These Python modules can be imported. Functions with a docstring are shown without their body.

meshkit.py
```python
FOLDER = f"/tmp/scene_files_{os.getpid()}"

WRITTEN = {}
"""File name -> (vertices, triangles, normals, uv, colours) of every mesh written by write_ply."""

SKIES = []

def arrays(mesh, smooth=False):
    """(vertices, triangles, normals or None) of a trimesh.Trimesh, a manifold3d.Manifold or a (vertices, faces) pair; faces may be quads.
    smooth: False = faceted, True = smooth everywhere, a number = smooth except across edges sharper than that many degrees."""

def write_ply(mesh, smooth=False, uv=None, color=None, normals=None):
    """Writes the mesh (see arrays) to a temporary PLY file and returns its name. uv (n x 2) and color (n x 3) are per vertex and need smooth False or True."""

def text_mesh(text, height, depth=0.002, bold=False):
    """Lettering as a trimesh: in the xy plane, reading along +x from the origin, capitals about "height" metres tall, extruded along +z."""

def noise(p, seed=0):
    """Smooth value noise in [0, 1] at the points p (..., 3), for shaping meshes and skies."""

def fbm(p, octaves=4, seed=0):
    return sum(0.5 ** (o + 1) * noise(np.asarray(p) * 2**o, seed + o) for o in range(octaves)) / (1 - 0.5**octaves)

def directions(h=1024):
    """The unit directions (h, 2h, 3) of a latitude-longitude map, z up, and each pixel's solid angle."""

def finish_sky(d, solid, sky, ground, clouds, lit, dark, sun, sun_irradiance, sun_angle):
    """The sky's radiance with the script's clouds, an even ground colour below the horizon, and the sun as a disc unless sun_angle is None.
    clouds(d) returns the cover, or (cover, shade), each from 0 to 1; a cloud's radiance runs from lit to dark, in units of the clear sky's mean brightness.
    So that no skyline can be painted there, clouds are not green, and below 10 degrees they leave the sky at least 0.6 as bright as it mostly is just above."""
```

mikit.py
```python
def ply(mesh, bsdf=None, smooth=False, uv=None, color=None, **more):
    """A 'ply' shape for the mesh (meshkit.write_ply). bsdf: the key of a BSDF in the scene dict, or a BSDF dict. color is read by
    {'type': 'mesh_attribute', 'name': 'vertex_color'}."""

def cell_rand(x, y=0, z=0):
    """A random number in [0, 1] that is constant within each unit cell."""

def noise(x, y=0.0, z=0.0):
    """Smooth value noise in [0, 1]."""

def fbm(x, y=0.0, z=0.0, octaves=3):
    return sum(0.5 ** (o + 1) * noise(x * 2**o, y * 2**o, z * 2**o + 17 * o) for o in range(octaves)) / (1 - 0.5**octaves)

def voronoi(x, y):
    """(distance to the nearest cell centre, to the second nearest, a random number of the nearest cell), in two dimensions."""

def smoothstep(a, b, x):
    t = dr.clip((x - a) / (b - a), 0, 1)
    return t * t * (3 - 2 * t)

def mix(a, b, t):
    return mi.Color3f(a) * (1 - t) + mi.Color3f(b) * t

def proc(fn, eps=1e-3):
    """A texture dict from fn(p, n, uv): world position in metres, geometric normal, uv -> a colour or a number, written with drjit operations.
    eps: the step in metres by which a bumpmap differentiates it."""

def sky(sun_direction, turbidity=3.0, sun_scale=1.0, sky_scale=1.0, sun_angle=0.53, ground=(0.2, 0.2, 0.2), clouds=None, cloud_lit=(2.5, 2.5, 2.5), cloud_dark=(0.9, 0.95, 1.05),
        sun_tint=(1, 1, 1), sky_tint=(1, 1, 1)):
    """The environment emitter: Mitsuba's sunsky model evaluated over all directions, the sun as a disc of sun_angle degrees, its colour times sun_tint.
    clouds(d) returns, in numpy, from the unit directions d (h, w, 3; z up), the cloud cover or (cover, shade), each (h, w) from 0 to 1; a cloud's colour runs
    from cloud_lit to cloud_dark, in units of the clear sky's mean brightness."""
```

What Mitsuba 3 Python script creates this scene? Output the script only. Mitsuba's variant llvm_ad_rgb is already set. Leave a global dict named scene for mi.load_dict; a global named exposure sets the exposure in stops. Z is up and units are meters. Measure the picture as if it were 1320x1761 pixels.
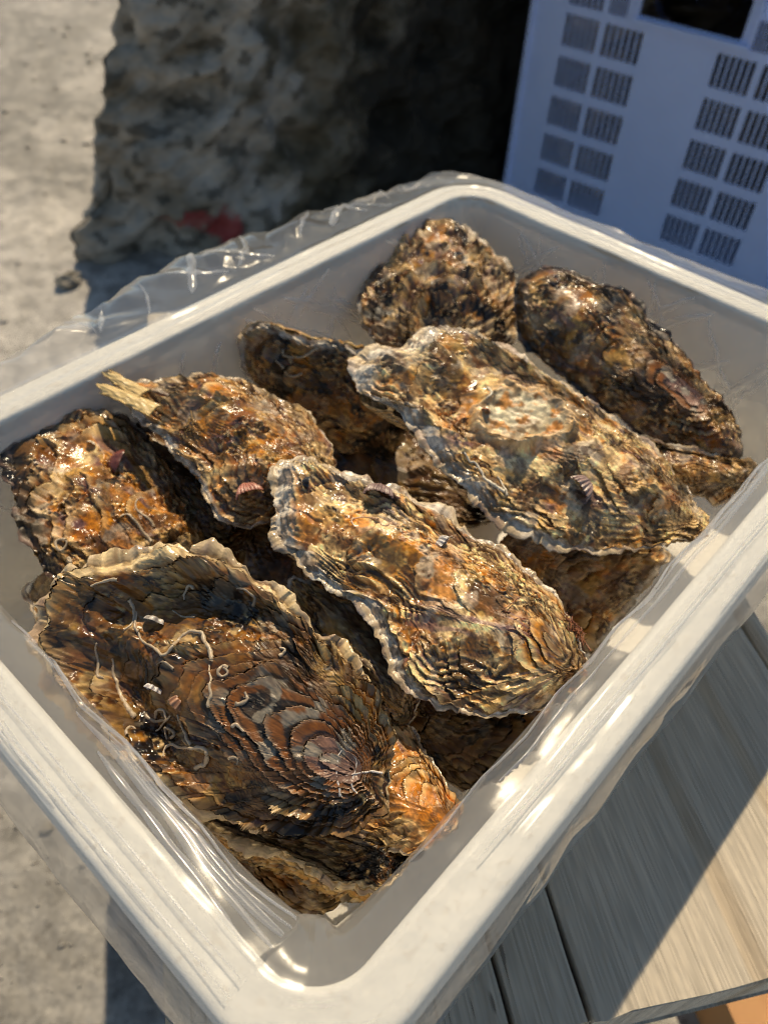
import math, random
import numpy as np, trimesh, shapely
import drjit as dr, mitsuba as mi
import mikit, meshkit
from mikit import proc, noise, fbm, smoothstep, mix, voronoi
from scipy.interpolate import CubicSpline, PchipInterpolator
from scipy.spatial import cKDTree

scene, labels = {}, {}
T = mi.ScalarTransform4f
random.seed(7)

# ------------------------------------------------------------------ camera, sky, exposure
EYE = np.array([0, 0, 0.174])
FWD = np.array([0.52235742, 0.43929908, -0.73086185])
RGT = np.array([0.6780713, -0.73370051, 0.04362194])
UPV = np.array([0.51707064, 0.51836269, 0.68113])
FPX = 1378.04
scene['camera'] = {'type': 'thinlens', 'to_world': T().look_at(origin=EYE.tolist(), target=(EYE + FWD).tolist(), up=UPV.tolist()),
                   'fov': 2 * math.degrees(math.atan(660 / FPX)), 'fov_axis': 'x', 'aperture_radius': 0.0009, 'focus_distance': 0.195,
                   'near_clip': 0.01, 'far_clip': 200.0}
SUN = (0.495, 0.336, 0.802)
scene['sky'] = mikit.sky(SUN, turbidity=3, sky_scale=1.0, sun_tint=(0.985, 0.965, 0.865), sky_tint=(1.10, 0.985, 0.80))
exposure = 1.74


def ray(px):
    px = np.atleast_2d(np.asarray(px, float))
    return FWD + (px[:, :1] - 660) / FPX * RGT - (px[:, 1:2] - 880.5) / FPX * UPV


def on_z(px, z):
    d = ray(px)
    return EYE + d * ((np.asarray(z) - EYE[2]) / d[:, 2])[:, None]


def to_px(P):
    d = P - EYE
    z = d @ FWD
    return np.stack([660 + FPX * (d @ RGT) / z, 880.5 - FPX * (d @ UPV) / z], -1), z


# ------------------------------------------------------------------ noise for shaping meshes
_rs = np.random.RandomState(11)
_PERM = np.concatenate([_rs.permutation(1024)] * 3).astype(np.int32)
_ang = _rs.rand(1024) * 2 * np.pi
_GX, _GY = np.cos(_ang).astype(np.float32), np.sin(_ang).astype(np.float32)


def P2(x, y, seed=0):
    """Gradient noise, about -0.7..0.7."""
    x = np.asarray(x, np.float32) + np.float32(seed * 17.31 % 311)
    y = np.asarray(y, np.float32) + np.float32(seed * 7.77 % 173)
    xi, yi = np.floor(x), np.floor(y)
    fx, fy = x - xi, y - yi
    xi, yi = xi.astype(np.int32) & 1023, yi.astype(np.int32) & 1023
    u, v = fx * fx * fx * (fx * (fx * 6 - 15) + 10), fy * fy * fy * (fy * (fy * 6 - 15) + 10)

    def g(a, b):
        h = _PERM[_PERM[(xi + a) & 1023] + ((yi + b) & 1023)]
        return _GX[h] * (fx - a) + _GY[h] * (fy - b)
    return (g(0, 0) * (1 - u) + g(1, 0) * u) * (1 - v) + (g(0, 1) * (1 - u) + g(1, 1) * u) * v


def hsh(i, seed=0):
    v = np.sin(np.asarray(i, float) * 127.1 + seed * 311.7) * 43758.5453
    return v - np.floor(v)


def S(a, b, x):
    t = np.clip((x - a) / (b - a), 0, 1)
    return t * t * (3 - 2 * t)


def grid_faces(m, n, wrap):
    i, j = np.meshgrid(np.arange(m - 1), np.arange(n if wrap else n - 1), indexing='ij')
    a, b = i * n + j, i * n + (j + 1) % n
    c, d = a + n, b + n
    return np.concatenate([np.stack([a, b, d], -1).reshape(-1, 3), np.stack([a, d, c], -1).reshape(-1, 3)])


def mixc(c, col, t):
    return c + (np.asarray(col, np.float32) - c) * np.asarray(t, np.float32)[..., None]


# ------------------------------------------------------------------ materials
def bsdf_ref(k):
    return {'type': 'ref', 'id': k}


def shell_bump(p, n, uv):
    x, y, z = p.x * 1000, p.y * 1000, p.z * 1000
    a = fbm(x * 1.3, y * 1.3, z * 1.3, octaves=3)
    b = noise(x * 0.55 + 40, y * 0.55, z * 0.55)
    return dr.abs(a - 0.5) * 1.3 + b * 0.6


def shell_rough(p, n, uv):
    v = noise(p.x * 160, p.y * 160, p.z * 160)
    w = noise(p.x * 700, p.y * 700, p.z * 700)
    return 0.12 + 0.36 * smoothstep(0.46, 0.70, noise(p.x * 75 + 9, p.y * 75, p.z * 75)) + 0.12 * v * w


scene['shell'] = {'type': 'twosided', 'bsdf': {'type': 'bumpmap', 'scale': 0.00013, 'arbitrary': proc(shell_bump, eps=6e-5),
    'bsdf': {'type': 'principled', 'base_color': {'type': 'mesh_attribute', 'name': 'vertex_color'}, 'roughness': proc(shell_rough),
             'specular': 0.5}}}
scene['shell_plain'] = {'type': 'twosided', 'bsdf': {'type': 'principled', 'base_color': {'type': 'mesh_attribute', 'name': 'vertex_color'},
    'roughness': 0.35, 'specular': 0.5}}


def tray_col(p, n, uv):
    v = fbm(p.x * 60, p.y * 60, p.z * 60)
    sp = smoothstep(0.80, 0.86, noise(p.x * 900, p.y * 900, p.z * 900))
    c = mix(mi.Color3f(0.59, 0.585, 0.545), mi.Color3f(0.57, 0.56, 0.52), v)
    return mix(c, mi.Color3f(0.42, 0.37, 0.30), sp * 0.35)


scene['tray_plastic'] = {'type': 'bumpmap', 'scale': 0.0004, 'arbitrary': proc(lambda p, n, uv: fbm(p.x * 180, p.y * 180, p.z * 180), eps=3e-4),
    'bsdf': {'type': 'principled', 'base_color': proc(tray_col), 'roughness': 0.5, 'specular': 0.35}}
scene['tray_plastic'] = {'type': 'twosided', 'bsdf': scene['tray_plastic']}
scene['tray_wall'] = {'type': 'principledthin', 'base_color': {'type': 'rgb', 'value': [0.92, 0.90, 0.85]}, 'roughness': 0.5, 'diff_trans': 0.6, 'spec_trans': 0.0}
scene['film'] = {'type': 'blendbsdf', 'weight': 0.13, 'a': {'type': 'thindielectric', 'int_ior': 1.45},
    'b': {'type': 'blendbsdf', 'weight': 0.035,
          'a': {'type': 'principledthin', 'base_color': {'type': 'rgb', 'value': [0.85, 0.87, 0.9]}, 'roughness': 0.4, 'diff_trans': 1.0, 'spec_trans': 0.0},
          'b': {'type': 'twosided', 'bsdf': {'type': 'roughconductor', 'material': 'none', 'distribution': 'ggx', 'alpha': 0.03, 'specular_reflectance': {'type': 'rgb', 'value': [0.9, 0.9, 0.9]}}}}}

BA = math.radians(35.2)
BP, BR_ = np.array([math.sin(BA), math.cos(BA), 0]), np.array([math.cos(BA), -math.sin(BA), 0])


def wood_st(p):
    return p.x * BP[0] + p.y * BP[1], p.x * BR_[0] + p.y * BR_[1]


def wood_grain(p):
    s, t = wood_st(p)
    w = t + 0.006 * (noise(s * 9, t * 14, p.z * 20) - 0.5) + 0.0016 * (noise(s * 40, t * 90) - 0.5)
    return s, t, w


def wood_lines(p):
    s, t, w = wood_grain(p)
    a = noise(w * 260, s * 2.0)
    late = smoothstep(0.62, 0.80, a) * smoothstep(0.3, 0.6, noise(w * 90 + 5, s * 4))
    fine = noise(w * 1500, s * 16, p.z * 300)
    return s, t, late, fine


def wood_col(p, n, uv):
    s, t, late, fine = wood_lines(p)
    broad = noise(s * 12, t * 30)
    c = mix(mi.Color3f(0.46, 0.405, 0.325), mi.Color3f(0.37, 0.33, 0.265), broad)
    c = mix(c, mi.Color3f(0.36, 0.25, 0.13), smoothstep(0.60, 0.82, noise(t * 130 + 9, s * 3)) * 0.35)
    c = mix(c, mi.Color3f(0.20, 0.165, 0.125), late * 0.42)
    c = c * (0.66 + 0.30 * fine + 0.36 * noise(s * 90, t * 1900) )
    sp = smoothstep(0.80, 0.90, noise(s * 70, t * 1300)) * smoothstep(0.45, 0.7, noise(s * 25, t * 40))
    return mix(c, mi.Color3f(0.07, 0.055, 0.04), sp * 0.7)


def wood_bump(p, n, uv):
    s, t, late, fine = wood_lines(p)
    return fine * 0.5 - late * 0.9 + 0.6 * noise(s * 300, t * 1100)


scene['weathered_wood'] = {'type': 'bumpmap', 'scale': 0.00055, 'arbitrary': proc(wood_bump, eps=1.2e-4),
    'bsdf': {'type': 'principled', 'base_color': proc(wood_col), 'roughness': 0.7, 'specular': 0.3}}
scene['weathered_wood'] = {'type': 'twosided', 'bsdf': scene['weathered_wood']}


def orange_wood(p, n, uv):
    s, t = wood_st(p)
    return mix(mi.Color3f(0.46, 0.24, 0.09), mi.Color3f(0.36, 0.17, 0.06), noise(t * 160, s * 8, p.z * 10))


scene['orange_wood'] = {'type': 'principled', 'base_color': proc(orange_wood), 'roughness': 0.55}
scene['shaded_wood'] = {'type': 'principled', 'base_color': {'type': 'rgb', 'value': [0.10, 0.05, 0.02]}, 'roughness': 0.6}  # darker copy of the orange wood, shade put into its colour


def ground_col(p, n, uv):
    a = fbm(p.x * 7, p.y * 7, 0, octaves=4)
    b = fbm(p.x * 55, p.y * 55, 3, octaves=3)
    k, k2, r = voronoi(p.x * 130, p.y * 130)
    c = mix(mi.Color3f(0.315, 0.30, 0.278), mi.Color3f(0.205, 0.196, 0.18), smoothstep(0.3, 0.7, a))
    c = c * (0.45 + 1.1 * b) * (0.8 + 0.4 * noise(p.x * 420, p.y * 420))
    c = mix(c, mi.Color3f(0.40, 0.38, 0.34), smoothstep(0.72, 0.9, r) * smoothstep(0.45, 0.15, k) * 0.22)
    return mix(c, mi.Color3f(0.07, 0.06, 0.05), smoothstep(0.25, 0.1, r) * smoothstep(0.40, 0.1, k) * 0.45)


scene['concrete'] = {'type': 'twosided', 'bsdf': {'type': 'bumpmap', 'scale': 0.0022, 'arbitrary': proc(lambda p, n, uv: fbm(p.x * 90, p.y * 90, 0, octaves=4) + 0.7 * noise(p.x * 28, p.y * 28), eps=6e-4),
    'bsdf': {'type': 'principled', 'base_color': proc(ground_col), 'roughness': 0.6, 'specular': 0.4}}}


def rock_col(p, n, uv):
    a = fbm(p.x * 22, p.y * 22, p.z * 22, octaves=5)
    b = fbm(p.x * 60, p.y * 60, p.z * 60, octaves=3)
    c = mix(mi.Color3f(0.40, 0.37, 0.32), mi.Color3f(0.17, 0.15, 0.115), smoothstep(0.25, 0.75, a))
    c = mix(c, mi.Color3f(0.30, 0.29, 0.27), smoothstep(0.6, 0.75, b) * 0.55)
    c = mix(c, mi.Color3f(0.035, 0.033, 0.025), smoothstep(0.48, 0.34, b) * 0.7)
    c = mix(c, mi.Color3f(0.075, 0.06, 0.03), smoothstep(0.62, 0.74, p.x + (a - 0.5) * 0.3) * 0.75)  # dark brown ramp: start of the shade painted towards the right
    c = mix(c, mi.Color3f(0.016, 0.014, 0.010), smoothstep(0.74, 0.88, p.x + (a - 0.5) * 0.35) * 0.92)  # near-black ramp paints deep shade into the right side of the rock
    # smears of old red paint
    d1 = dr.abs(p.y - RED[1]) * 2 + dr.sqrt(dr.square((p.x - RED[0]) / 0.018) + dr.square((p.z - RED[2]) / 0.024))
    d2 = dr.abs(p.y - RED[1]) * 2 + dr.sqrt(dr.square((p.x - RED[0] + 0.040) / 0.020) + dr.square((p.z - RED[2] - 0.012) / 0.013))
    m = dr.maximum(smoothstep(1.15, 0.75, d1 + (b - 0.5) * 1.8), smoothstep(1.1, 0.75, d2 + (b - 0.5) * 1.6) * 0.8)
    return mix(c, mi.Color3f(0.34, 0.035, 0.04), m * 0.75)


GZ = -0.385
RED = on_z([(372, 375)], GZ + 0.045)[0]
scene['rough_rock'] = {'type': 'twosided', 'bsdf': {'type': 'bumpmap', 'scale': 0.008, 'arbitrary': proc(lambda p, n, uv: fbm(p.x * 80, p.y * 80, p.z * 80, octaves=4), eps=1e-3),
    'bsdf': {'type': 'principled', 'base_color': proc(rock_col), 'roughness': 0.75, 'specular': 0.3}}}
scene['crate_plastic'] = {'type': 'twosided', 'bsdf': {'type': 'principled', 'base_color': proc(lambda p, n, uv: mix(mi.Color3f(0.50, 0.60, 0.88), mi.Color3f(0.44, 0.53, 0.80), fbm(p.x * 20, p.y * 20, p.z * 20))),
    'roughness': 0.35, 'specular': 0.5}}

# ------------------------------------------------------------------ tray geometry
X0, X1, Y0, Y1 = 0.0077, 0.3206, 0.0131, 0.2317
RC, RMIN = 0.027, 0.0055
SIDES = ['FR', 'BR', 'BL', 'FL']          # walked counter-clockwise from the front corner


class Contour:
    """Points round the tray at an inward offset d that may differ from point to point."""

    def __init__(self, per_m, n_arc):
        cs = [(X0, Y0, 1, 1), (X1, Y0, -1, 1), (X1, Y1, -1, -1), (X0, Y1, 1, -1)]
        a0 = [math.pi, 1.5 * math.pi, 0.0, 0.5 * math.pi]
        kind, u, k = [], [], []
        lens = [X1 - X0, Y1 - Y0, X1 - X0, Y1 - Y0]
        for c in range(4):
            for i in range(n_arc):
                kind.append(0); k.append(c); u.append((i + 0.5) / n_arc)
            m = int(per_m * (lens[c] - 2 * RC))
            for i in range(m):
                kind.append(1); k.append(c); u.append((i + 0.5) / m)
        self.kind, self.k, self.u = np.array(kind), np.array(k), np.array(u)
        self.cs, self.a0, self.n = np.array(cs, float), np.array(a0), len(kind)
        p = self.at(np.full(self.n, 0.0))
        q = np.roll(p, -1, 0) - p
        L = np.linalg.norm(q, axis=1)
        self.arc = np.concatenate([[0], np.cumsum(L)[:-1]])
        self.total = L.sum()

    def _corner(self, c, ang, d):
        r = np.maximum(RC - d, RMIN)
        sh = np.maximum(d - (RC - RMIN), 0)
        cs = self.cs[c]
        cx = cs[:, 0] + cs[:, 2] * (RC + sh)
        cy = cs[:, 1] + cs[:, 3] * (RC + sh)
        return np.stack([cx + r * np.cos(ang), cy + r * np.sin(ang)], -1)

    def at(self, d):
        c = self.k
        arc = self._corner(c, self.a0[c] + self.u * math.pi / 2, d)
        c2 = (c + 1) % 4
        A = self._corner(c, self.a0[c] + math.pi / 2, d)
        B = self._corner(c2, self.a0[c2], d)
        st = A + (B - A) * self.u[:, None]
        return np.where(self.kind[:, None] == 0, arc, st)

    def blend(self, ends=0.02):
        """Weight of each of the four sides at every point."""
        w = np.zeros((self.n, 4))
        for i in range(self.n):
            c, u = self.k[i], self.u[i]
            if self.kind[i]:
                w[i, c] = 1
            else:
                t = u * u * (3 - 2 * u)
                w[i, c] = t
                w[i, (c + 3) % 4] = 1 - t
        return w


def sweep(con, prof, wob=None):
    rows = []
    for d, z in prof:
        p = con.at(np.full(con.n, d))
        rows.append(np.column_stack([p, np.full(con.n, z)]))
    V = np.array(rows)
    return V


def round_profile(pts, r=0.0012, n=5):
    out = []
    pts = [np.array(p, float) for p in pts]
    for i in range(len(pts)):
        if i in (0, len(pts) - 1):
            out.append(pts[i]); continue
        a, b, c = pts[i - 1], pts[i], pts[i + 1]
        u, v = (a - b), (c - b)
        lu, lv = np.linalg.norm(u), np.linalg.norm(v)
        k = min(r, lu * 0.45, lv * 0.45)
        p, q = b + u / lu * k, b + v / lv * k
        for t in np.linspace(0, 1, n):
            out.append((1 - t) ** 2 * p + 2 * t * (1 - t) * b + t * t * q)
    return out


TB = -0.0847   # underside of the tray
con = Contour(700, 26)
rim_prof = round_profile([(0.0022, -0.005), (0.0016, -0.016), (0.0, -0.016), (0.0, 0.0), (0.0123, 0.0), (0.0132, -0.0056)], r=0.0020, n=7)
V = sweep(con, rim_prof)
V[:, :, 2] += 0.0004 * P2(V[:, :, 0] * 30, V[:, :, 1] * 30, 3)
rim = trimesh.Trimesh(V.reshape(-1, 3), grid_faces(len(rim_prof), con.n, True), process=False)
scene['food_tray__rim'] = mikit.ply(rim, 'tray_plastic', smooth=True)
wall_prof = round_profile([(0.01318, -0.0052), (0.0198, -0.0705), (0.06, -0.0712)], r=0.006, n=6)
outer_prof = round_profile([(0.06, TB), (0.0185, TB), (0.0105, -0.0045)], r=0.005, n=6)
Vw = sweep(con, wall_prof)
Vo = sweep(con, outer_prof)
n = con.n


def cap(V, row, flip):
    c = V[row].mean(0)
    return c, [[(i + 1) % n, i] if flip else [i, (i + 1) % n] for i in range(n)]


def with_cap(V, row, flip):
    flat = V.reshape(-1, 3)
    c, e = cap(V, row, flip)
    f = grid_faces(len(V), n, True)
    ids = np.array(e) + row * n
    f2 = np.column_stack([ids, np.full(n, len(flat))])
    return np.vstack([flat, c]), np.vstack([f, f2])


v1, f1 = with_cap(Vw, len(Vw) - 1, False)
v2, f2 = with_cap(Vo, 0, True)
scene['food_tray__basin'] = mikit.ply(trimesh.Trimesh(np.vstack([v1, v2]), np.vstack([f1, f2 + len(v1)]), process=False), 'tray_wall', smooth=50)
labels['food_tray'] = {'label': 'white rectangular plastic tray with rounded rim holding the oysters on the bench', 'category': 'tray'}

# ------------------------------------------------------------------ clear plastic liner
PROF = {  # (inward offset, height), millimetres, from the loose outer edge over the rim to the floor
    'BL': [(-30, -1), (-15, 3.5), (-4.5, 2.6), (1.5, 1.7), (6.5, 1.5), (11.0, 1.0), (14.0, -6), (16.2, -20), (19, -38), (21.8, -58), (29, -68), (80, -69)],
    'BR': [(-15, -5), (-9, -0.5), (-3.5, 1.7), (1.5, 1.6), (6.5, 1.4), (11.0, 1.0), (13.9, -6), (15.8, -20), (18.7, -38), (21.8, -58), (29, -68), (80, -69)],
    'FL': [(-4.5, -40), (-5, -22), (-2.6, -7), (1.2, 1.0), (6.5, 1.5), (12.2, 1.3), (19.7, -0.2), (20.9, -2.4), (25, -26), (28, -56), (34, -68), (80, -69)],
    'FR': [(-2.5, -24), (-3, -14), (-1.8, -5), (1.3, 1.0), (6.5, 1.5), (12, 1.3), (18.2, 0.0), (19.3, -2.2), (23.5, -26), (27.5, -56), (34, -68), (80, -69)]}
fc = Contour(1500, 64)
NT = 84
tt = np.linspace(0, 1, NT) ** 1.0
idx = tt * 11
W = fc.blend()
PD = np.zeros((NT, fc.n, 2))
for k, sname in enumerate(SIDES):
    c = np.array(PROF[sname], float) / 1000
    PD += PchipInterpolator(np.arange(12), c)(idx)[:, None, :] * W[None, :, k, None]
arc = fc.arc * 1000
I, A = np.meshgrid(idx, arc, indexing='ij')
D, Z = PD[:, :, 0] * 1000, PD[:, :, 1] * 1000
outm, inm = S(3.0, 0.0, I), S(6.2, 9.0, I)
tri = lambda x: np.abs((x % 1.0) * 2 - 1) * 2 - 1
ridge = lambda v: (1 - np.abs(v) * 2.6)
wq = P2(A / 70, I * 0.25, 2)
mk = lambda l, sd: np.clip(.4 + 2.2 * P2(A / l, I * .3, sd), 0, 1)
wr = 0.8 * tri(A / 95 + I * 0.42 + .35 * wq) * mk(50, 3) + 0.55 * tri(A / 60 - I * 0.55 + .3 * wq) * mk(45, 4) + .35 * tri(A / 31 + I * .8 + .3 * wq) * mk(30, 7) + .12 * tri(A / 13 - I * .9 + .3 * wq) * mk(22, 23)
frontm = (W[:, 0] + W[:, 3])[None, :]
D += inm * (np.maximum(wr, -.9) + 1.0) * (1.5 - 0.6 * frontm)
fold = np.exp(-((I - 6.2) / 0.7) ** 2)
Z += fold * frontm * 0.35 * P2(A / 24, 0 * A, 22)
D += fold * frontm * (2.6 * P2(A / 48, 0 * A, 5) + 0.6 * tri(A / 29 + .3 * wq) + 0.25 * tri(A / 37))
cor = np.minimum(arc - fc.total * 0, 0) * 0
front_corner = np.exp(-((((arc - 21 + fc.total * 500) % (fc.total * 1000)) - fc.total * 500) / 26) ** 2)[None, :]
D += S(5.0, 6.6, I) * front_corner * 4.5
Z += S(5.2, 6.4, I) * S(9, 7, I) * front_corner * -3
# loose outer edge: waves and folds
b0 = fc.at(np.zeros(fc.n))
wid = (np.interp(b0[:, 0], [0, .08, .12, .17, .20, .26, .283, .31], [.5, .55, .78, 1.05, .92, .6, .28, .2]) * W[:, 2] + np.interp(b0[:, 1], [.08, .11, .139, .164, .215, .24], [1.2, .9, .7, .25, .5, .4]) * W[:, 1] + W[:, 0] + W[:, 3])[None, :]
edge_len = wid + .06 * P2(A / 22, 0 * A, 9)
D = np.where(D < 0, D * (1 + (edge_len - 1) * outm), D)
backm = (W[:, 1] + W[:, 2])[None, :]
Z += outm * backm * (1.2 * P2(A / 60 + I * 0.4, I * 0.4, 10) + 2.4 * tri(A / 70 + I * 0.30 + .4 * wq) * mk(60, 11) + 1.8 * tri(A / 43 - I * 0.33 + .4 * wq) * mk(50, 13) + 1.1 * tri(A / 21 + I * .4 + .4 * wq) * mk(35, 12) + .5 * tri(A / 11 - I * .5 + .3 * wq) * mk(28, 17))
D += outm * (1 - backm) * (-0.9 * np.abs(P2(A / 22, I * 0.8, 12)) * 2 - 0.5)
# lengthwise creases that run along the top of the rim
topm = S(2.6, 3.2, I) * S(6.0, 5.2, I)
for c0, sd in ((3.55, 14), (4.6, 15)):
    cc = c0 + 0.35 * P2(A / 45, 0 * A, sd) 
    Z += topm * 0.55 * np.exp(-((I - cc) / 0.30) ** 2) * (0.85 + 0.5 * P2(A / 40, 0 * A, sd + 9))
Z += topm * (0.42 * P2(A / 13, I * 0.35, 21) + 0.12 * np.abs(P2(A / 22 + I * 0.8, I * 1.2, 18)) + 0.03 * P2(A / 4, I * 2, 19))
Z += inm * S(9.5, 8, I) * 0.3 * P2(A / 20, I * 1, 20)
Vf = np.zeros((NT, fc.n, 3))
inn = idx > 5.2
D[inn] = np.maximum.accumulate(D[inn], axis=0)
for i in range(NT):
    Vf[i, :, :2] = fc.at(D[i] / 1000)
Vf[:, :, 2] = Z / 1000
film = trimesh.Trimesh(Vf.reshape(-1, 3), grid_faces(NT, fc.n, True), process=False)
scene['plastic_liner'] = mikit.ply(film, 'film', smooth=True)
labels['plastic_liner'] = {'label': 'clear crinkled plastic bag lining the white tray and folded over its rim', 'category': 'plastic bag'}

# gathered folds of the liner: narrow double layers lying on the film
scene['film_fold'] = {'type': 'blendbsdf', 'weight': 0.24, 'a': {'type': 'thindielectric', 'int_ior': 1.45},
    'b': {'type': 'blendbsdf', 'weight': 0.10, 'a': scene['film']['b']['a'], 'b': scene['film']['b']['b']}}
from scipy.ndimage import map_coordinates
Nf = np.array(film.vertex_normals).reshape(NT, fc.n, 3)
_r = np.random.RandomState(12)
side_arc = {}
for k in range(4):
    side_arc[k] = (arc[(fc.k == k) & (fc.kind == 1)].min(), arc[(fc.k == k) & (fc.kind == 1)].max())


def fold(I0, I1, A0, A1, w, bow, seed):
    u = np.linspace(0, 1, 60)[:, None]; v = np.linspace(-1, 1, 7)[None, :]
    Ic = I0 + (I1 - I0) * u + .12 * P2(u * 4, u * 0, seed)
    Ac = A0 + (A1 - A0) * u + bow * np.sin(u * np.pi) + .8 * P2(u * 5, u * 0, seed + 1)
    t = np.array([(I1 - I0) * 5.0, A1 - A0]); t /= np.linalg.norm(t)
    hw = w * np.sin(np.pi * np.clip(u * .96 + .02, 0, 1)) ** .6 * (1 + .5 * P2(u * 7, u * 0, seed + 2))
    Iv = Ic - v * hw * t[1] / 5.0 * -1; Av = Ac - v * hw * t[0]
    rr = np.clip(Iv / 11 * (NT - 1), 0, NT - 1); cc = np.interp(Av, arc, np.arange(fc.n))
    g = lambda F: np.stack([map_coordinates(F[:, :, k], [rr, cc], order=1) for k in range(3)], -1)
    Pn, Nn = g(Vf), g(Nf)
    toward = EYE - Pn
    Nn = Nn * np.sign((Nn * toward).sum(-1, keepdims=True))
    V = Pn + Nn * ((.25 + .55 * (1 - v ** 2) * (1 + .4 * P2(u * 9, v * 0, seed + 3))) / 1000)[..., None]
    scene[numbered('plastic_liner__fold')] = mikit.ply(trimesh.Trimesh(V.reshape(-1, 3), grid_faces(60, 7, False), process=False), 'film_fold', smooth=True)


counter = {}


def numbered(name):
    k = counter.get(name, 0); counter[name] = k + 1
    return name if k == 0 else f'{name}_{k:03d}'


for q in range(40):
    k = (2, 2, 1, 1, 2)[q % 5]
    a0, a1 = side_arc[k]; A0 = _r.uniform(a0 + 8, a1 - 8); dA = _r.choice([-1, 1]) * _r.uniform(8, 45)
    fold(_r.uniform(5.6, 7.2), _r.uniform(7.6, 9.4), A0, np.clip(A0 + dA, a0, a1), _r.uniform(.25, 1.0), _r.uniform(-4, 4), 300 + q * 5)
for q in range(16):
    a0, a1 = side_arc[2]; A0 = _r.uniform(a0 + 5, a1 - 5)
    fold(_r.uniform(.1, .9), _r.uniform(1.8, 2.8), A0, np.clip(A0 + _r.uniform(-30, 30), a0, a1), _r.uniform(.3, 1.3), _r.uniform(-3, 3), 700 + q * 5)
for q in range(20):
    k = (0, 3)[q % 2]
    a0, a1 = side_arc[k]; A0 = _r.uniform(a0, a1 - 40); I_ = _r.uniform(5.2, 6.5)
    fold(I_, I_ + _r.uniform(-.5, .5), A0, min(A0 + _r.uniform(35, 120), a1), _r.uniform(.25, .7), _r.uniform(-1, 1), 900 + q * 5)
for q in range(8):
    k = (0, 3)[q % 2]
    a0, a1 = side_arc[k]; A0 = _r.uniform(a0, a1 - 60); I_ = _r.uniform(3.0, 4.6)
    fold(I_, I_ + _r.uniform(-.25, .25), A0, min(A0 + _r.uniform(60, 180), a1), _r.uniform(.2, .45), 0, 1100 + q * 5)

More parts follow.
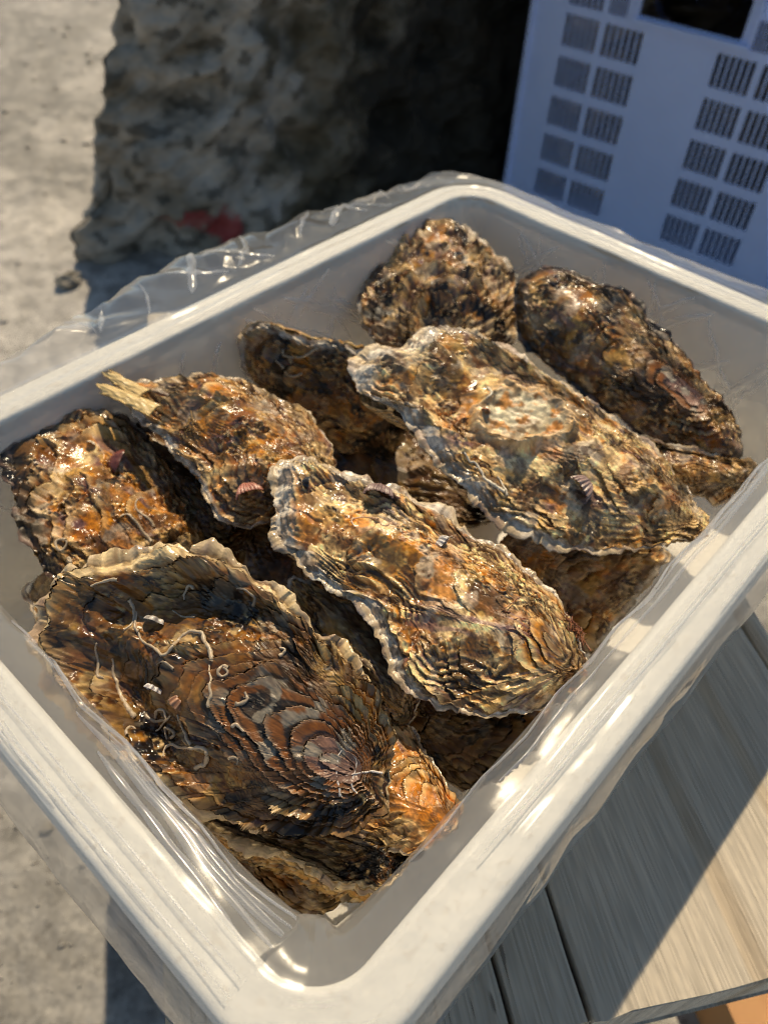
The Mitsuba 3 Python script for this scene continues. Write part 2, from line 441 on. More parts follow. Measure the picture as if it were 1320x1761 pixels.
# ------------------------------------------------------------------ oysters
C = {k: np.array(v, np.float32) for k, v in dict(cream=(.70, .53, .28), tan=(.48, .30, .10), ochre=(.41, .165, .016), orange=(.50, .19, .028), rust=(.17, .062, .016),
     olive=(.11, .088, .04), black=(.016, .014, .012), grey=(.36, .33, .27), purple=(.15, .09, .10), white=(.66, .60, .50), green=(.42, .43, .30)).items()}
surfaces = {}


def curve_closed(pts, n):
    p = np.vstack([pts, pts[:1]])
    t = np.concatenate([[0], np.cumsum(np.linalg.norm(np.diff(p, axis=0), axis=1) ** 0.75)])
    cs = CubicSpline(t, p, bc_type='periodic')
    q = cs(np.linspace(0, t[-1], n * 6))
    L = np.concatenate([[0], np.cumsum(np.linalg.norm(np.diff(q, axis=0), axis=1))])
    u = np.linspace(0, L[-1], n, endpoint=False)
    return np.stack([np.interp(u, L, q[:, k]) for k in range(2)], -1), L[-1]


def oyster(key, poly, anchors, umbo, seed, H=9, depth=15, M=220, N=520, K=11, lam=1.5, frill=1.0, rug=1.0, lip=2.5, dish=0.0, plic=1.0,
           w=None, bands=None, scar=None, umbo_in=0.05, tone=.95, side_layers=.2, lt=1.0, ledge=1.3):
    wt = dict(cream=.6, ochre=.6, orange=.3, rust=.3, grey=.3, purple=.3, black=.55, band=.6, edge=.7, margin='white')
    wt.update(w or {})
    A = np.vstack([on_z([a[:2]], [a[2]]) for a in anchors])
    nrm = np.cross(A[1] - A[0], A[2] - A[0]); nrm /= np.linalg.norm(nrm)
    if nrm[2] < 0: nrm = -nrm

    def onplane(px):
        d = ray(px)
        return EYE + d * (((A[0] - EYE) @ nrm) / (d @ nrm))[:, None]
    P3, U3 = onplane(poly), onplane([umbo])[0]
    e1 = P3.mean(0) - U3; e1 -= nrm * (e1 @ nrm); e1 /= np.linalg.norm(e1)
    e2 = np.cross(nrm, e1)
    loc = lambda q: np.stack([(q - U3) @ e1, (q - U3) @ e2], -1) * 1000
    out, per = curve_closed(loc(P3), N)
    if np.sum(out[:, 0] * np.roll(out[:, 1], -1) - out[:, 1] * np.roll(out[:, 0], -1)) < 0:
        out = out[::-1].copy()
    th = np.arange(N) / N * 2 * np.pi
    R = per / (2 * np.pi)
    cx, cy = np.cos(th) * R, np.sin(th) * R
    tan = np.roll(out, -1, 0) - np.roll(out, 1, 0); tan /= np.linalg.norm(tan, axis=1)[:, None]
    nout = np.stack([tan[:, 1], -tan[:, 0]], -1)
    out = out + nout * (2.0 * P2(cx / 9, cy / 9, seed) + 1.3 * P2(cx / 3.8, cy / 3.8, seed + 1) + .7 * P2(cx / 1.5, cy / 1.5, seed + 2))[:, None] * frill
    cen = out.mean(0)
    lm0 = S(-.05, .45, (out @ (cen / np.linalg.norm(cen))) / np.linalg.norm(out, axis=1).max())
    out = out - nout * (ledge * .75 * (lm0 * .85 + .15))[:, None]
    cen = out.mean(0)
    length = np.linalg.norm(out, axis=1).max()
    U = cen * umbo_in
    g = np.linspace(0.01, 1, M)[:, None]
    dirv = out - U
    dirn = dirv / np.linalg.norm(dirv, axis=1)[:, None]
    X = U[0] + g * dirv[None, :, 0]; Y = U[1] + g * dirv[None, :, 1]
    G = np.broadcast_to(g, X.shape)
    ang = np.arctan2(dirv[:, 1], dirv[:, 0])[None, :] + 0 * G
    d, _ = cKDTree(out).query(np.stack([X, Y], -1).reshape(-1, 2))
    d = d.reshape(X.shape); dmax = d.max(); dn = np.clip(d / (0.9 * dmax), 0, 1)
    lipside = S(0.15, 0.75, (out @ (cen / np.linalg.norm(cen))) / length)[None, :]
    n = lambda lx, sd, ly=None: P2(X / lx, Y / (ly or lx), seed * 3 + sd)
    w0 = H * (1 - (1 - dn) ** 1.75)
    w0 = w0 - dish * S(0.40, 0.75, G) * S(0.0, 0.5, dn) * (0.3 + 0.7 * lipside) + (3.2 * n(26, 70) + 2.2 * n(13, 71)) * S(0, .3, dn) 
    CX, CY = cx[None, :] * (0.3 + 0.7 * G), cy[None, :] * (0.3 + 0.7 * G)
    gl = G * length
    patch = np.clip(0.42 + 2.6 * n(13, 72) + 1.0 * n(5.5, 73), 0.06, 2.0)      # where the shell is crusted, where worn smooth
    # broad growth layers, each with a lip that stands over the next
    bm = 0 * G if bands is None else S(bands[1], bands[0], G)
    fr = (1 - .85 * bm) * np.abs(P2(CX / 4.5, CY / 4.5 + G * 3, seed + 21))
    ph = K * G ** 0.9 + 1.9 * n(18, 1) + 0.55 * n(8, 2) + 0.22 * fr * frill + .07 * n(3, 3)
    i = np.floor(ph); f = ph - i
    amp = (0.1 + 1.4 * hsh(i, seed)) * np.clip(0.7 + 1.9 * n(13, 4), 0.03, 1.7)
    amp = amp * (1 - bm) + bm * 0.8
    fade = S(0.0, 0.10, G)
    lamh = 1.5 * lam * amp * (f ** 1.7 - 0.40) * fade
    over = lam * 1.5 * amp * S(0.55, 1.0, f) * fade
    frilv = lam * 0.7 * amp * S(0.45, 1, f) * P2(CX / 4.2, CY / 4.2 + i * 3.7, seed + 22) * frill * (1 - .8 * bm)
    # thin layers, following the broad ones in the middle and the margin near it
    ph2 = ph * 3.1 + 0.7 * n(6, 5); f2 = ph2 - np.floor(ph2)
    a2 = np.clip(0.25 + 2.0 * n(10, 6), 0, 1.2)
    ph3 = d / (1.9 + 1.6 * np.clip(n(22, 81), -.5, .6)) + 1.5 * n(11, 74) + .40 * n(4.5, 75) + .12 * fr + .16 * n(1.6, 82) + .10 * n(.8, 83); i3 = np.floor(ph3); f3 = 1 - (ph3 - i3)
    a3 = S(17, 3, d) * np.clip(.15 + side_layers + 2.4 * n(15, 76) + .9 * n(5, 85), 0, 1.3) * (.35 + 1.0 * hsh(i3, seed + 3)) * (1 - .8 * bm)
    fine = 0.42 * (f2 ** 1.5 - .4) * a2 + 0.95 * (f3 ** 1.6 - .4) * a3
    over = over + .55 * a3 * S(.5, 1, f3)
    pl = (1 - 3.2 * np.abs(P2(ang * 5.5 + 0.5 * n(14, 7), G * 1.2, seed + 23))) * G * plic * 0.8 * (1 - .9 * bm)
    conc = .22 * P2(CX / 7, gl / 1.5 + .8 * n(5, 77), seed + 78)
    big = 1.2 * (.5 - 2.2 * np.abs(n(10, 10))) + .8 * n(5.5, 11)
    crust = 1.15 * .75 * (.5 - 2.2 * np.abs(n(3.4, 12))) + .50 * n(1.9, 13) + .25 * (.5 - 2.2 * np.abs(n(1.1, 14))) + 1.0 * S(.22, .42, n(2.6, 15)) - .9 * S(.25, .42, n(2.2, 17))
    rg = big * np.clip(.5 + patch * .5, 0, 1.2) + conc + crust * np.clip(patch - .25, 0, 1.6) * .85 + .05 * n(.8, 19)
    pits = 0.5 * S(.30, .46, n(1.5, 18))
    rgm = rug * (0.35 + 0.65 * S(0, .25, dn)) * (1 - .6 * bm)
    lw = (1.7 * P2(cx / 9, cy / 9, seed + 24) + 0.8 * P2(cx / 4, cy / 4, seed + 25) + .35 * P2(cx / 1.6, cy / 1.6, seed + 26))[None, :]
    lipz = S(0.84, 1.0, G) * lw * frill * (0.45 + 0.55 * lipside) + lip * lipside * (S(0.76, .93, G) - .25 * S(.95, 1, G))
    Wz = w0 + lamh + frilv + fine + pl + rg * rgm + pits * rug * np.clip(patch, 0, 1) + lipz
    # colours: broad zones with ragged borders, then the lines of the layers, then crust
    rag = .45 * n(3.2, 31) + .22 * n(1.3, 32)
    c = np.broadcast_to(C['tan'], X.shape + (3,)).astype(np.float32)
    c = mixc(c, C['cream'], S(-.04, .12, n(15, 30) + .7 * rag + (wt['cream'] - .6) * .45))
    c = mixc(c, C['ochre'], S(.02, .16, n(13, 33) + .7 * rag + (wt['ochre'] - .6) * .5) * .9)
    c = mixc(c, C['grey'], S(.12, .24, n(11, 38) - .6 * rag + (wt['grey'] - .3) * .4) * .75)
    c = mixc(c, C['orange'], S(.18, .36, n(12, 34) - .7 * rag + (wt['orange'] - .3) * .42) * .8)
    c = mixc(c, C['rust'], S(.12, .26, n(10, 36) + .9 * rag + (wt['rust'] - .3) * .5) * .85)
    streak = P2(ang * 11 + .5 * n(5, 40), G * 1.4, seed + 41)
    c = mixc(c, C['purple'], S(.08, .22, streak) * S(0, .2, n(13, 42) + (wt['purple'] - .3) * .5) * .8 * (1 - bm))
    bw = np.clip(0.5 + 1.9 * n(14, 48), 0, 1)
    c = mixc(c, C['black'], S(.46, .30, f) * wt['band'] * np.clip(amp * 1.1, .0, 1) * np.clip(bw * 1.5, 0, 1) * fade)
    c = mixc(c, C['cream'], S(.62, .85, f) * wt['edge'] * np.clip(amp * 1.1, .0, 1))
    b3 = np.clip(a3 * 1.5, 0, 1)
    c = mixc(c, C['black'] * 1.5, S(.50, .36, f3) * b3 * wt['band'])
    c = mixc(c, C['cream'] * 1.08, S(.58, .8, f3) * b3 * wt['edge'] * .9)
    c = mixc(c, C['rust'] * .5, S(.32, .12, f2) * .75 * bw * np.clip(a2, 0, 1))
    crk = np.clip((patch - .35) * 1.3, 0, 1.2)
    c = mixc(c, C['black'], S(.14, .25, .85 * n(12, 45) + .6 * rag + (wt['black'] - .55) * .22) * np.clip(wt['black'] * 1.3, 0, 1))
    c = mixc(c, C['black'] * 1.6, S(.10, .28, n(2.0, 46) + .5 * n(1.0, 58)) * crk * wt.get('grime', .8))
    c = mixc(c, C['cream'] * 1.05, S(.20, .34, n(1.7, 67) + .4 * n(.9, 68)) * .8 * crk)
    c = mixc(c, C['orange'], S(.20, .36, n(2.4, 59) + .4 * n(1.2, 66)) * .5 * crk * wt['ochre'])
    c = mixc(c, C['white'] * .9, S(.24, .32, n(9, 56) + .5 * rag) * S(.7, .3, patch) * wt.get('chalk', .35))
    if bands is not None:
        c = mixc(c, np.array([.16, .075, .03], np.float32), bm * .8)
        c = mixc(c, C['black'] * 1.2, bm * S(.62, .50, f) * .97)
        c = mixc(c, np.array([.30, .115, .03], np.float32), bm * S(.52, .66, f) * .85)
        c = mixc(c, np.array([.46, .34, .24], np.float32), bm * S(.82, .97, f) * .9)
        c = mixc(c, np.array([.34, .22, .19], np.float32), S(.17, .10, G) * .85)
        c = mixc(c, np.array([.42, .40, .34], np.float32), bm * S(.14, .24, n(5, 84) + .4 * rag) * .85)
    if scar is not None:
        sp, sr1, sr2, srot = scar
        s0 = loc(onplane([sp]))[0]
        dx, dy = X - s0[0], Y - s0[1]
        ca, sa = math.cos(srot), math.sin(srot)
        a_, b_ = (dx * ca + dy * sa) / sr1, (-dx * sa + dy * ca) / sr2
        rr = np.sqrt(a_ ** 2 + b_ ** 2) * (1 + .35 * n(9, 60) + .12 * n(3, 61))
        ins = S(1.0, .72, rr)
        base = H * .74
        Wz = Wz * (1 - ins) + ins * (base + 0.5 + 1.6 * n(4.5, 62) + .5 * n(1.8, 63))
        Wz = Wz + 3.0 * np.exp(-((rr - 1.0) / .15) ** 2) * np.clip(0.6 + 1.3 * n(6, 64), .05, 1.4) + 1.2 * S(1.5, 1.0, rr) * (1 - ins)
        c = mixc(c, np.array([.47, .46, .35], np.float32), ins * .85)
        c = mixc(c, C['ochre'], ins * S(.06, .28, n(4.4, 65) + .4 * n(1.6, 86)) * .85)
        c = mixc(c, np.array([.55, .41, .24], np.float32), np.exp(-((rr - 1.02) / .17) ** 2) * .85)
        over = over * (1 - ins)
    lum = c.mean(-1, keepdims=True)
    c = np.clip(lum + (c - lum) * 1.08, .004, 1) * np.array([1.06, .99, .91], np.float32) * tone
    mwl = wt.get('mw', .02) * (1 if wt.get('mwall') else lipside)
    mg = S(.962 - mwl, .988 - .4 * mwl, G + .018 * n(5, 49))
    mp = P2(cx / 6, cy / 6, seed + 50)[None, :] + 0 * G
    c = mixc(c, C['white'] if wt['margin'] == 'white' else C[wt['margin']], mg * S(-.60, -.15, mp) * .9)
    c = mixc(c, C['black'], mg * S(.0, -.3, mp) * wt.get('mblack', .45))
    c = mixc(c, np.array([.13, .065, .022], np.float32), S(-.02, .26, n(6, 87) + .6 * n(2.2, 88) + .35 * n(1.0, 89)) * .62 * (1 - .7 * bm))
    sp = 1 + .50 * n(1.3, 52) + .25 * n(.5, 53) + .45 * P2(CX / 6, gl / .9, seed + 54) * (1 - bm)
    c = np.clip(c * np.clip(sp, .35, 1.8)[..., None], .006, .8)
    over = over * S(1.0, .97, G)
    X = X + dirn[None, :, 0] * over; Y = Y + dirn[None, :, 1] * over
    # thin flaring lip beyond the margin, then its underside
    zl = Wz[-1]
    lm = S(-.05, .45, (out @ (cen / np.linalg.norm(cen))) / length) * .85 + .15
    ext = np.clip(ledge * lm * (.72 + 1.7 * P2(cx / 13, cy / 13, seed + 90) + .35 * P2(cx / 5, cy / 5, seed + 91)) + lm * (.40 * P2(cx / 2.4, cy / 2.4, seed + 91) + .28 * P2(cx / 1.1, cy / 1.1, seed + 92)), .2, 9)
    ke = np.linspace(0, 1, 11)[1:, None]
    ze = zl + ext * (.45 * ke - .55 * ke ** 2) + ke * (.7 * P2(cx[None] / 3.4, cy[None] / 3.4 + 0 * ke, seed + 93) + .35 * P2(cx[None] / 1.4, cy[None] / 1.4 + 0 * ke, seed + 94)) + .12 * P2(cx[None] / 4, ext * ke / .5, seed + 95)
    xe, ye = X[-1] + nout[None, :, 0] * ext * ke, Y[-1] + nout[None, :, 1] * ext * ke
    ce = np.broadcast_to(c[-1], ke.shape[:1] + c[-1].shape)
    lc = C[wt['margin']] if wt['margin'] == 'black' else np.array([.50, .385, .235], np.float32)
    ce = mixc(ce, lc, S(0, .35, ke) * S(-.28, .12, P2(cx[None] / 8 + 0 * ke, cy[None] / 8 + ke, seed + 96)) * .92)
    ce = mixc(ce, np.array([.26, .17, .13], np.float32), S(.02, .25, P2(cx[None] / 6 + 3, cy[None] / 6 + ke * .5, seed + 97)) * .6)
    ce = ce * (1 + .35 * P2(cx[None] / 3, cy[None] / 3 + ext * ke / .35, seed + 98))[..., None]
    eo = np.stack([xe[-1], ye[-1]], -1); zo = ze[-1]
    ring = [(.06, -.18), (.30, -.50), (.9, -.75)]
    XR = np.vstack([xe] + [(eo[:, 0] - nout[:, 0] * a)[None] for a, _ in ring] + [(U[0] + .965 * dirv[:, 0])[None], (U[0] + .90 * dirv[:, 0])[None]])
    YR = np.vstack([ye] + [(eo[:, 1] - nout[:, 1] * a)[None] for a, _ in ring] + [(U[1] + .965 * dirv[:, 1])[None], (U[1] + .90 * dirv[:, 1])[None]])
    ZR = np.vstack([ze] + [(zo + b)[None] for _, b in ring] + [(zl - 1.1)[None], (zl - 2.0)[None]])
    cR = np.clip(np.concatenate([ce] + [ce[-1:] * .8] * 3 + [c[-1:] * .5] * 2), .006, .8)
    ring = [0] * len(XR)
    VX, VY, VZ = np.vstack([X, XR]), np.vstack([Y, YR]), np.vstack([Wz, ZR])
    world = lambda a, b, z: (U3 + (a[..., None] * e1 + b[..., None] * e2 + z[..., None] * nrm) / 1000)
    V = world(VX, VY, VZ).reshape(-1, 3)
    col = np.vstack([c, cR]).reshape(-1, 3)
    F = grid_faces(M + len(ring), N, True)
    mesh = trimesh.Trimesh(V, F, process=False)
    scene[key + '__upper_valve'] = mikit.ply(mesh, 'shell', smooth=True, color=col)
    # cupped lower valve, its side built of stacked growth layers
    M2 = max(40, M // 4)
    k = np.linspace(0, 1, M2)[:, None] ** 1.5
    kk = 1 - k
    s_in = 0.985
    a2 = P2(cx / 10, cy / 10, seed + 70)[None, :] + 0 * k
    zz = -depth * (1 - np.clip(kk, 0, 1) ** 2.2) ** 0.72 * (1 + .25 * a2)
    lay = zz / -depth * 9 + 1.3 * P2(cx / 12, cy / 12, seed + 71)[None, :] + .5 * P2(cx / 4 + 0 * k, cy / 4 + k * 9, seed + 72)
    fl = lay - np.floor(lay)
    ex = (1.7 * (fl ** 1.5 - .45) * (.4 + hsh(np.floor(lay), seed + 5)) + .8 * P2(cx / 2.5 + 0 * k, cy / 2.5 + k * 30, seed + 73) + .5 * P2(cx / 1.1 + 0 * k, cy / 1.1 + k * 40, seed + 74)) * S(0, .04, k) * S(1, .5, k)
    X2 = cen[0] + (out[None, :, 0] - cen[0]) * kk * s_in + dirn[None, :, 0] * ex
    Y2 = cen[1] + (out[None, :, 1] - cen[1]) * kk * s_in + dirn[None, :, 1] * ex
    Z2 = zl[None, :] * S(1, .4, 1 - k) ** 1 * (1 - S(0, .5, k)) - 1.4 + zz
    c2 = np.broadcast_to(C['tan'], X2.shape + (3,)).astype(np.float32)
    nn = lambda l, sd: P2(cx[None, :] / l + 0 * k, cy[None, :] / l - zz / l * 1.8, seed * 5 + sd)
    c2 = mixc(c2, C['cream'], S(-.1, .3, nn(7, 1) + .4 * nn(2, 2)) * .8)
    c2 = mixc(c2, C['ochre'], S(0, .3, nn(6, 3) + .4 * nn(2, 4)) * wt['ochre'])
    c2 = mixc(c2, C['rust'], S(.05, .35, nn(8, 5)) * wt['rust'])
    c2 = mixc(c2, C['black'], S(.45, .1, fl) * .8)
    c2 = mixc(c2, C['black'], S(.05, .3, nn(5, 7) + .5 * nn(1.6, 8)) * max(.5, wt['black']))
    c2 = mixc(c2, C['white'], S(.85, 1, fl) * .5)
    c2 = np.clip(c2 * lt * np.clip(1 + .6 * nn(.8, 9), .4, 1.7)[..., None], .006, .8)
    V2 = world(X2, Y2, Z2).reshape(-1, 3)
    m2 = trimesh.Trimesh(V2, grid_faces(M2, N, True)[:, ::-1], process=False)
    scene[key + '__lower_valve'] = mikit.ply(m2, 'shell', smooth=True, color=c2.reshape(-1, 3))
    px, zc = to_px(V)
    nv = trimesh.Trimesh(V, F, process=False).vertex_normals
    surfaces[key] = (cKDTree(px), px, zc, V, np.array(nv))


def surf(key, px):
    tree, P, zc, V, nv = surfaces[key]
    ids = tree.query_ball_point(px, 5.0)
    if not ids:
        ids = [tree.query(px)[1]]
    j = min(ids, key=lambda q: zc[q])
    return V[j], nv[j]


def tube_mesh(path, rad, sides=9, col=(.6, .5, .38), seed=0, cap=True):
    path = np.asarray(path)
    t = np.gradient(path, axis=0); t /= np.linalg.norm(t, axis=1)[:, None] + 1e-12
    up = np.array([.2, .1, 1.0])
    a = np.cross(t, up); a /= np.linalg.norm(a, axis=1)[:, None] + 1e-12
    b = np.cross(t, a)
    th = np.arange(sides) * 2 * np.pi / sides
    m = len(path)
    s = np.arange(m)
    r = rad * (1 + .16 * np.sin(s * 1.9 + seed) + .3 * P2(s / 4., s * 0, seed + 3)) * (.45 + .6 * s / m)
    V = path[:, None] + r[:, None, None] * (np.cos(th)[None, :, None] * a[:, None] + np.sin(th)[None, :, None] * b[:, None])
    c = np.broadcast_to(np.asarray(col, np.float32), V.shape) * (1 + .35 * P2(s / 3.0, s * 0, seed)[:, None, None])
    # dark mouth at the end
    c = c.copy()
    V = np.concatenate([V, np.broadcast_to(path[-1] - t[-1] * rad, (1, sides, 3)) + (V[-1:] - path[-1]) * .55])
    c = np.concatenate([c, np.full((1, sides, 3), .05, np.float32)])
    return V.reshape(-1, 3), grid_faces(m + 1, sides, True), np.clip(c.reshape(-1, 3), .01, .8)


def tube_worm(key, pts, rad=.6, col=(.44, .35, .24), lift=.1):
    pts = np.array(pts, float)
    if len(pts) > 2:
        t = np.concatenate([[0], np.cumsum(np.linalg.norm(np.diff(pts, axis=0), axis=1))])
        q = CubicSpline(t, pts)(np.linspace(0, t[-1], max(12, int(t[-1] / 3.2))))
    else:
        q = pts[0] + (pts[1] - pts[0]) * np.linspace(0, 1, 12)[:, None]
    P, Nn = zip(*[surf(key, p) for p in q])
    P, Nn = np.array(P), np.array(Nn)
    # keep the curve's own path (as seen on the shell) but follow the relief only roughly
    ker = np.array([1, 2, 3, 2, 1]) / 9
    sm = np.pad(P, ((2, 2), (0, 0)), 'edge')
    sm = np.stack([np.convolve(sm[:, k], ker, 'valid') for k in range(3)], -1)
    Nn = Nn.mean(0); Nn /= np.linalg.norm(Nn)
    path = sm + Nn * (lift * rad / 1000)
    v, f, c = tube_mesh(path, rad / 1000, col=col, seed=int(pts[0, 0]) % 97)
    scene[numbered(key + '__tube_worm')] = mikit.ply(trimesh.Trimesh(v, f, process=False), 'shell_plain', smooth=True, color=c)


def frame(nrm):
    a = np.cross(nrm, [.3, .9, .2]); a /= np.linalg.norm(a)
    return a, np.cross(nrm, a)


def barnacle(key, px, r=4.0, h=3.2, col=(.34, .20, .19), col2=(.55, .45, .42), ribs=22, hole=.25, seed=1, part='barnacle', sink=.8, lean=(0, 0, 0)):
    P, Nn = surf(key, px)
    Nn = Nn * .5 + np.array([0, 0, .5]) + np.array(lean); Nn /= np.linalg.norm(Nn)
    a, b = frame(Nn)
    nt, ns = 26, 88
    t = np.linspace(0, 1, nt)[:, None]; th = (np.arange(ns) * 2 * np.pi / ns)[None, :]
    rib = np.cos(th * ribs / 2 + 1.2 * P2(th * 2 + 0 * t, 0 * t, seed)) 
    rad = r * (1 - (1 - hole) * t ** 1.5) * (1 + .10 * rib * (1 - .3 * t) + .25 * P2(np.cos(th) * 1.4, np.sin(th) * 1.4, seed + 3))
    z = h * np.sin(t * np.pi / 2) * (1 + .1 * P2(np.cos(th) * 2, np.sin(th) * 2, seed + 5)) - sink
    if hole > 0:
        tr = np.linspace(0, 1, 6)[1:, None]
        rad = np.vstack([rad, rad[-1:] * (1 - .9 * tr)]); z = np.vstack([z, z[-1:] - h * .45 * tr])
        rib = np.vstack([np.broadcast_to(rib, (nt, ns)), -np.ones((5, ns))])
        dark = np.concatenate([np.ones(nt), np.full(5, .15)])[:, None]
    else:
        rib = np.broadcast_to(rib, rad.shape); dark = np.ones((nt, 1))
    V = P + (rad[..., None] * (np.cos(th)[..., None] * a + np.sin(th)[..., None] * b) + z[..., None] * Nn) / 1000
    c = np.asarray(col) + (np.asarray(col2) - np.asarray(col)) * S(-.2, .9, rib)[..., None]
    c = c * dark[..., None] * (1 + .5 * P2(V[..., 0] * 900, V[..., 1] * 900, seed)[..., None])
    scene[numbered(key + '__' + part)] = mikit.ply(trimesh.Trimesh(V.reshape(-1, 3), grid_faces(len(V), ns, True), process=False), 'shell_plain', smooth=True, color=np.clip(c.reshape(-1, 3), .005, .8))


def tuft(key, px, n=26, length=4.0, rad=.22, col=(.20, .075, .03), spread=1.0, seed=0, part='seaweed'):
    rs = np.random.RandomState(seed)
    P, Nn = surf(key, px)
    a, b = frame(Nn)
    vs, fs, cs, at = [], [], [], 0
    for _ in range(n):
        o = P + (a * rs.randn() + b * rs.randn()) * length * .0004 * spread
        dr_ = Nn * .7 + (a * rs.randn() + b * rs.randn()) * .8 * spread
        dr_ /= np.linalg.norm(dr_)
        L = length * rs.uniform(.4, 1.1) / 1000
        bend = (a * rs.randn() + b * rs.randn()) * .5
        t = np.linspace(0, 1, 7)[:, None]
        path = o + dr_ * L * t + bend * L * t ** 2 + (rs.randn(7, 3) * .00012)
        v, f, c = tube_mesh(path, rad / 1000, sides=5, col=np.array(col) * rs.uniform(.5, 1.5), seed=rs.randint(99))
        vs.append(v); fs.append(f + at); cs.append(c); at += len(v)
    scene[numbered(key + '__' + part)] = mikit.ply(trimesh.Trimesh(np.vstack(vs), np.vstack(fs), process=False), 'shell_plain', smooth=True, color=np.vstack(cs))


BIG = dict(M=250, N=560)
MID = dict(M=165, N=390)
SML = dict(M=70, N=210)
OYS = []


def add(label, poly, anchors, umbo, seed, **kw):
    key = 'oyster' if not OYS else f'oyster_{len(OYS):03d}'
    OYS.append(key)
    oyster(key, poly, anchors, umbo, seed, **kw)
    labels[key] = {'label': label, 'category': 'oyster', 'group': 'oysters heaped in the tray'}
    return key


# F: centre right, with the pale scar
F_ = add('large tan oyster with a pale crater-like scar in its middle, pointing right',
    [(605, 645), (640, 612), (690, 600), (735, 568), (800, 575), (860, 605), (930, 640), (1010, 690), (1090, 745), (1150, 800), (1195, 860), (1214, 915), (1160, 935), (1080, 945), (1010, 955), (930, 935), (850, 900), (790, 850), (740, 800), (700, 745), (655, 712), (612, 690)],
    [(620, 650, .007), (1205, 905, -.012), (900, 930, -.012)], (1200, 905), 3, H=10, depth=16, K=8, lam=.9, lip=5.0, dish=3.0, plic=.6, rug=.8, side_layers=.35, ledge=3.0, tone=1.15,
    w=dict(cream=.95, ochre=.42, orange=.2, rust=.25, black=.6, grey=.35, mw=.04, mblack=.15), scar=((893, 735), 15.5, 11.5, .5), **BIG)
# G: front centre
G_ = add('tan and brown striped oyster in the front middle, right of the black-banded one',
    [(462, 860), (478, 815), (515, 795), (570, 818), (640, 835), (720, 865), (800, 905), (870, 950), (930, 1000), (975, 1060), (1005, 1130), (1008, 1175), (975, 1205), (900, 1222), (820, 1230), (740, 1220), (690, 1195), (660, 1140), (630, 1075), (575, 1030), (510, 985), (470, 930)],
    [(475, 850, -.002), (1005, 1160, -.010), (700, 1200, -.012)], (995, 1165), 9, H=11, depth=15, K=8, lam=1.0, plic=1.2, rug=.8, lip=4.0, dish=2.0, side_layers=.5, ledge=3.0, tone=1.2,
    w=dict(cream=.95, ochre=.75, orange=.45, rust=.35, purple=.6, black=.5, grey=.15, band=.9, edge=.9, mw=.05, mblack=.1), **BIG)
# H: front left, black growth bands
H_ = add('dark brown oyster with black and orange growth bands and white worm tubes, front left',
    [(80, 1130), (100, 1050), (130, 990), (210, 968), (300, 942), (390, 955), (460, 985), (510, 1030), (565, 1090), (620, 1150), (660, 1220), (678, 1300), (668, 1380), (640, 1420), (590, 1432), (500, 1440), (410, 1425), (330, 1390), (260, 1350), (200, 1290), (140, 1220), (95, 1170)],
    [(300, 950, .004), (90, 1140, -.016), (650, 1400, -.010)], (615, 1325), 21, H=11, depth=7, K=14, lam=1.3, lip=9.0, dish=6.0, plic=.7, rug=.9,
    w=dict(cream=.15, ochre=.6, orange=.45, rust=.8, black=.75, purple=.2, grey=.1, edge=.45, mw=.05, mblack=.1, chalk=.2, margin='cream'), bands=(.30, .56), umbo_in=0.0, tone=.56, lt=.35, ledge=4.2, **BIG)
# E: right back
E_ = add('wet brown ridged oyster at the back right against the tray wall',
    [(880, 520), (905, 480), (950, 462), (1000, 480), (1060, 500), (1110, 540), (1160, 590), (1210, 650), (1255, 710), (1280, 770), (1272, 800), (1200, 795), (1130, 765), (1060, 720), (990, 670), (930, 625), (890, 580)],
    [(900, 490, -.006), (1275, 785, -.022), (950, 640, -.022)], (1190, 700), 33, ledge=2.2, H=12, depth=16, K=11, lam=1.5, plic=.8, rug=1.05, lip=4,
    w=dict(cream=.45, ochre=.5, rust=.5, black=.7, grey=.6, purple=.9, margin='black', mw=.06, mblack=1), bands=(.15, .35), umbo_in=0.0, tone=.75, **MID)
# D: back
D_ = add('rough grey and cream oyster furthest back in the tray corner',
    [(615, 520), (640, 470), (685, 425), (700, 395), (750, 385), (810, 400), (850, 435), (885, 480), (890, 540), (880, 590), (820, 600), (740, 600), (660, 590), (625, 560)],
    [(720, 395, -.010), (630, 560, -.026), (870, 580, -.026)], (760, 600), 41, H=10, depth=16, K=12, lam=1.8, rug=1.4, plic=1.4, lip=2.0,
    w=dict(cream=.85, ochre=.4, orange=.25, rust=.4, black=.8, grey=.5, purple=.8), tone=.85, **MID)
# C: dark, seen from its shaded side
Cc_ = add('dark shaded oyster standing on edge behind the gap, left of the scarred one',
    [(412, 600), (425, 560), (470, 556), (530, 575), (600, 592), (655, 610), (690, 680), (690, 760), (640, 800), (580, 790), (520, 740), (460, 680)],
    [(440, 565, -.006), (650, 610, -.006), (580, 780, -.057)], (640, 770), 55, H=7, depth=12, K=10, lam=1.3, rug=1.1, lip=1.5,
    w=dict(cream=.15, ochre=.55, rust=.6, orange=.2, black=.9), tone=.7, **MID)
# B: spur to the left
B_ = add('orange-brown oyster with a broken pale spur pointing left',
    [(200, 668), (240, 660), (300, 655), (370, 645), (430, 665), (490, 690), (545, 735), (580, 790), (570, 850), (520, 880), (460, 900), (400, 905), (360, 880), (330, 830), (290, 775), (245, 725)],
    [(230, 680, -.009), (560, 770, -.014), (420, 895, -.020)], (560, 840), 62, ledge=1.8, H=11, depth=17, K=9, lam=1.1, rug=1.35, plic=.8, lip=1.5,
    w=dict(cream=.55, ochre=.75, orange=.65, rust=.55, black=.4, grey=.35), **MID)
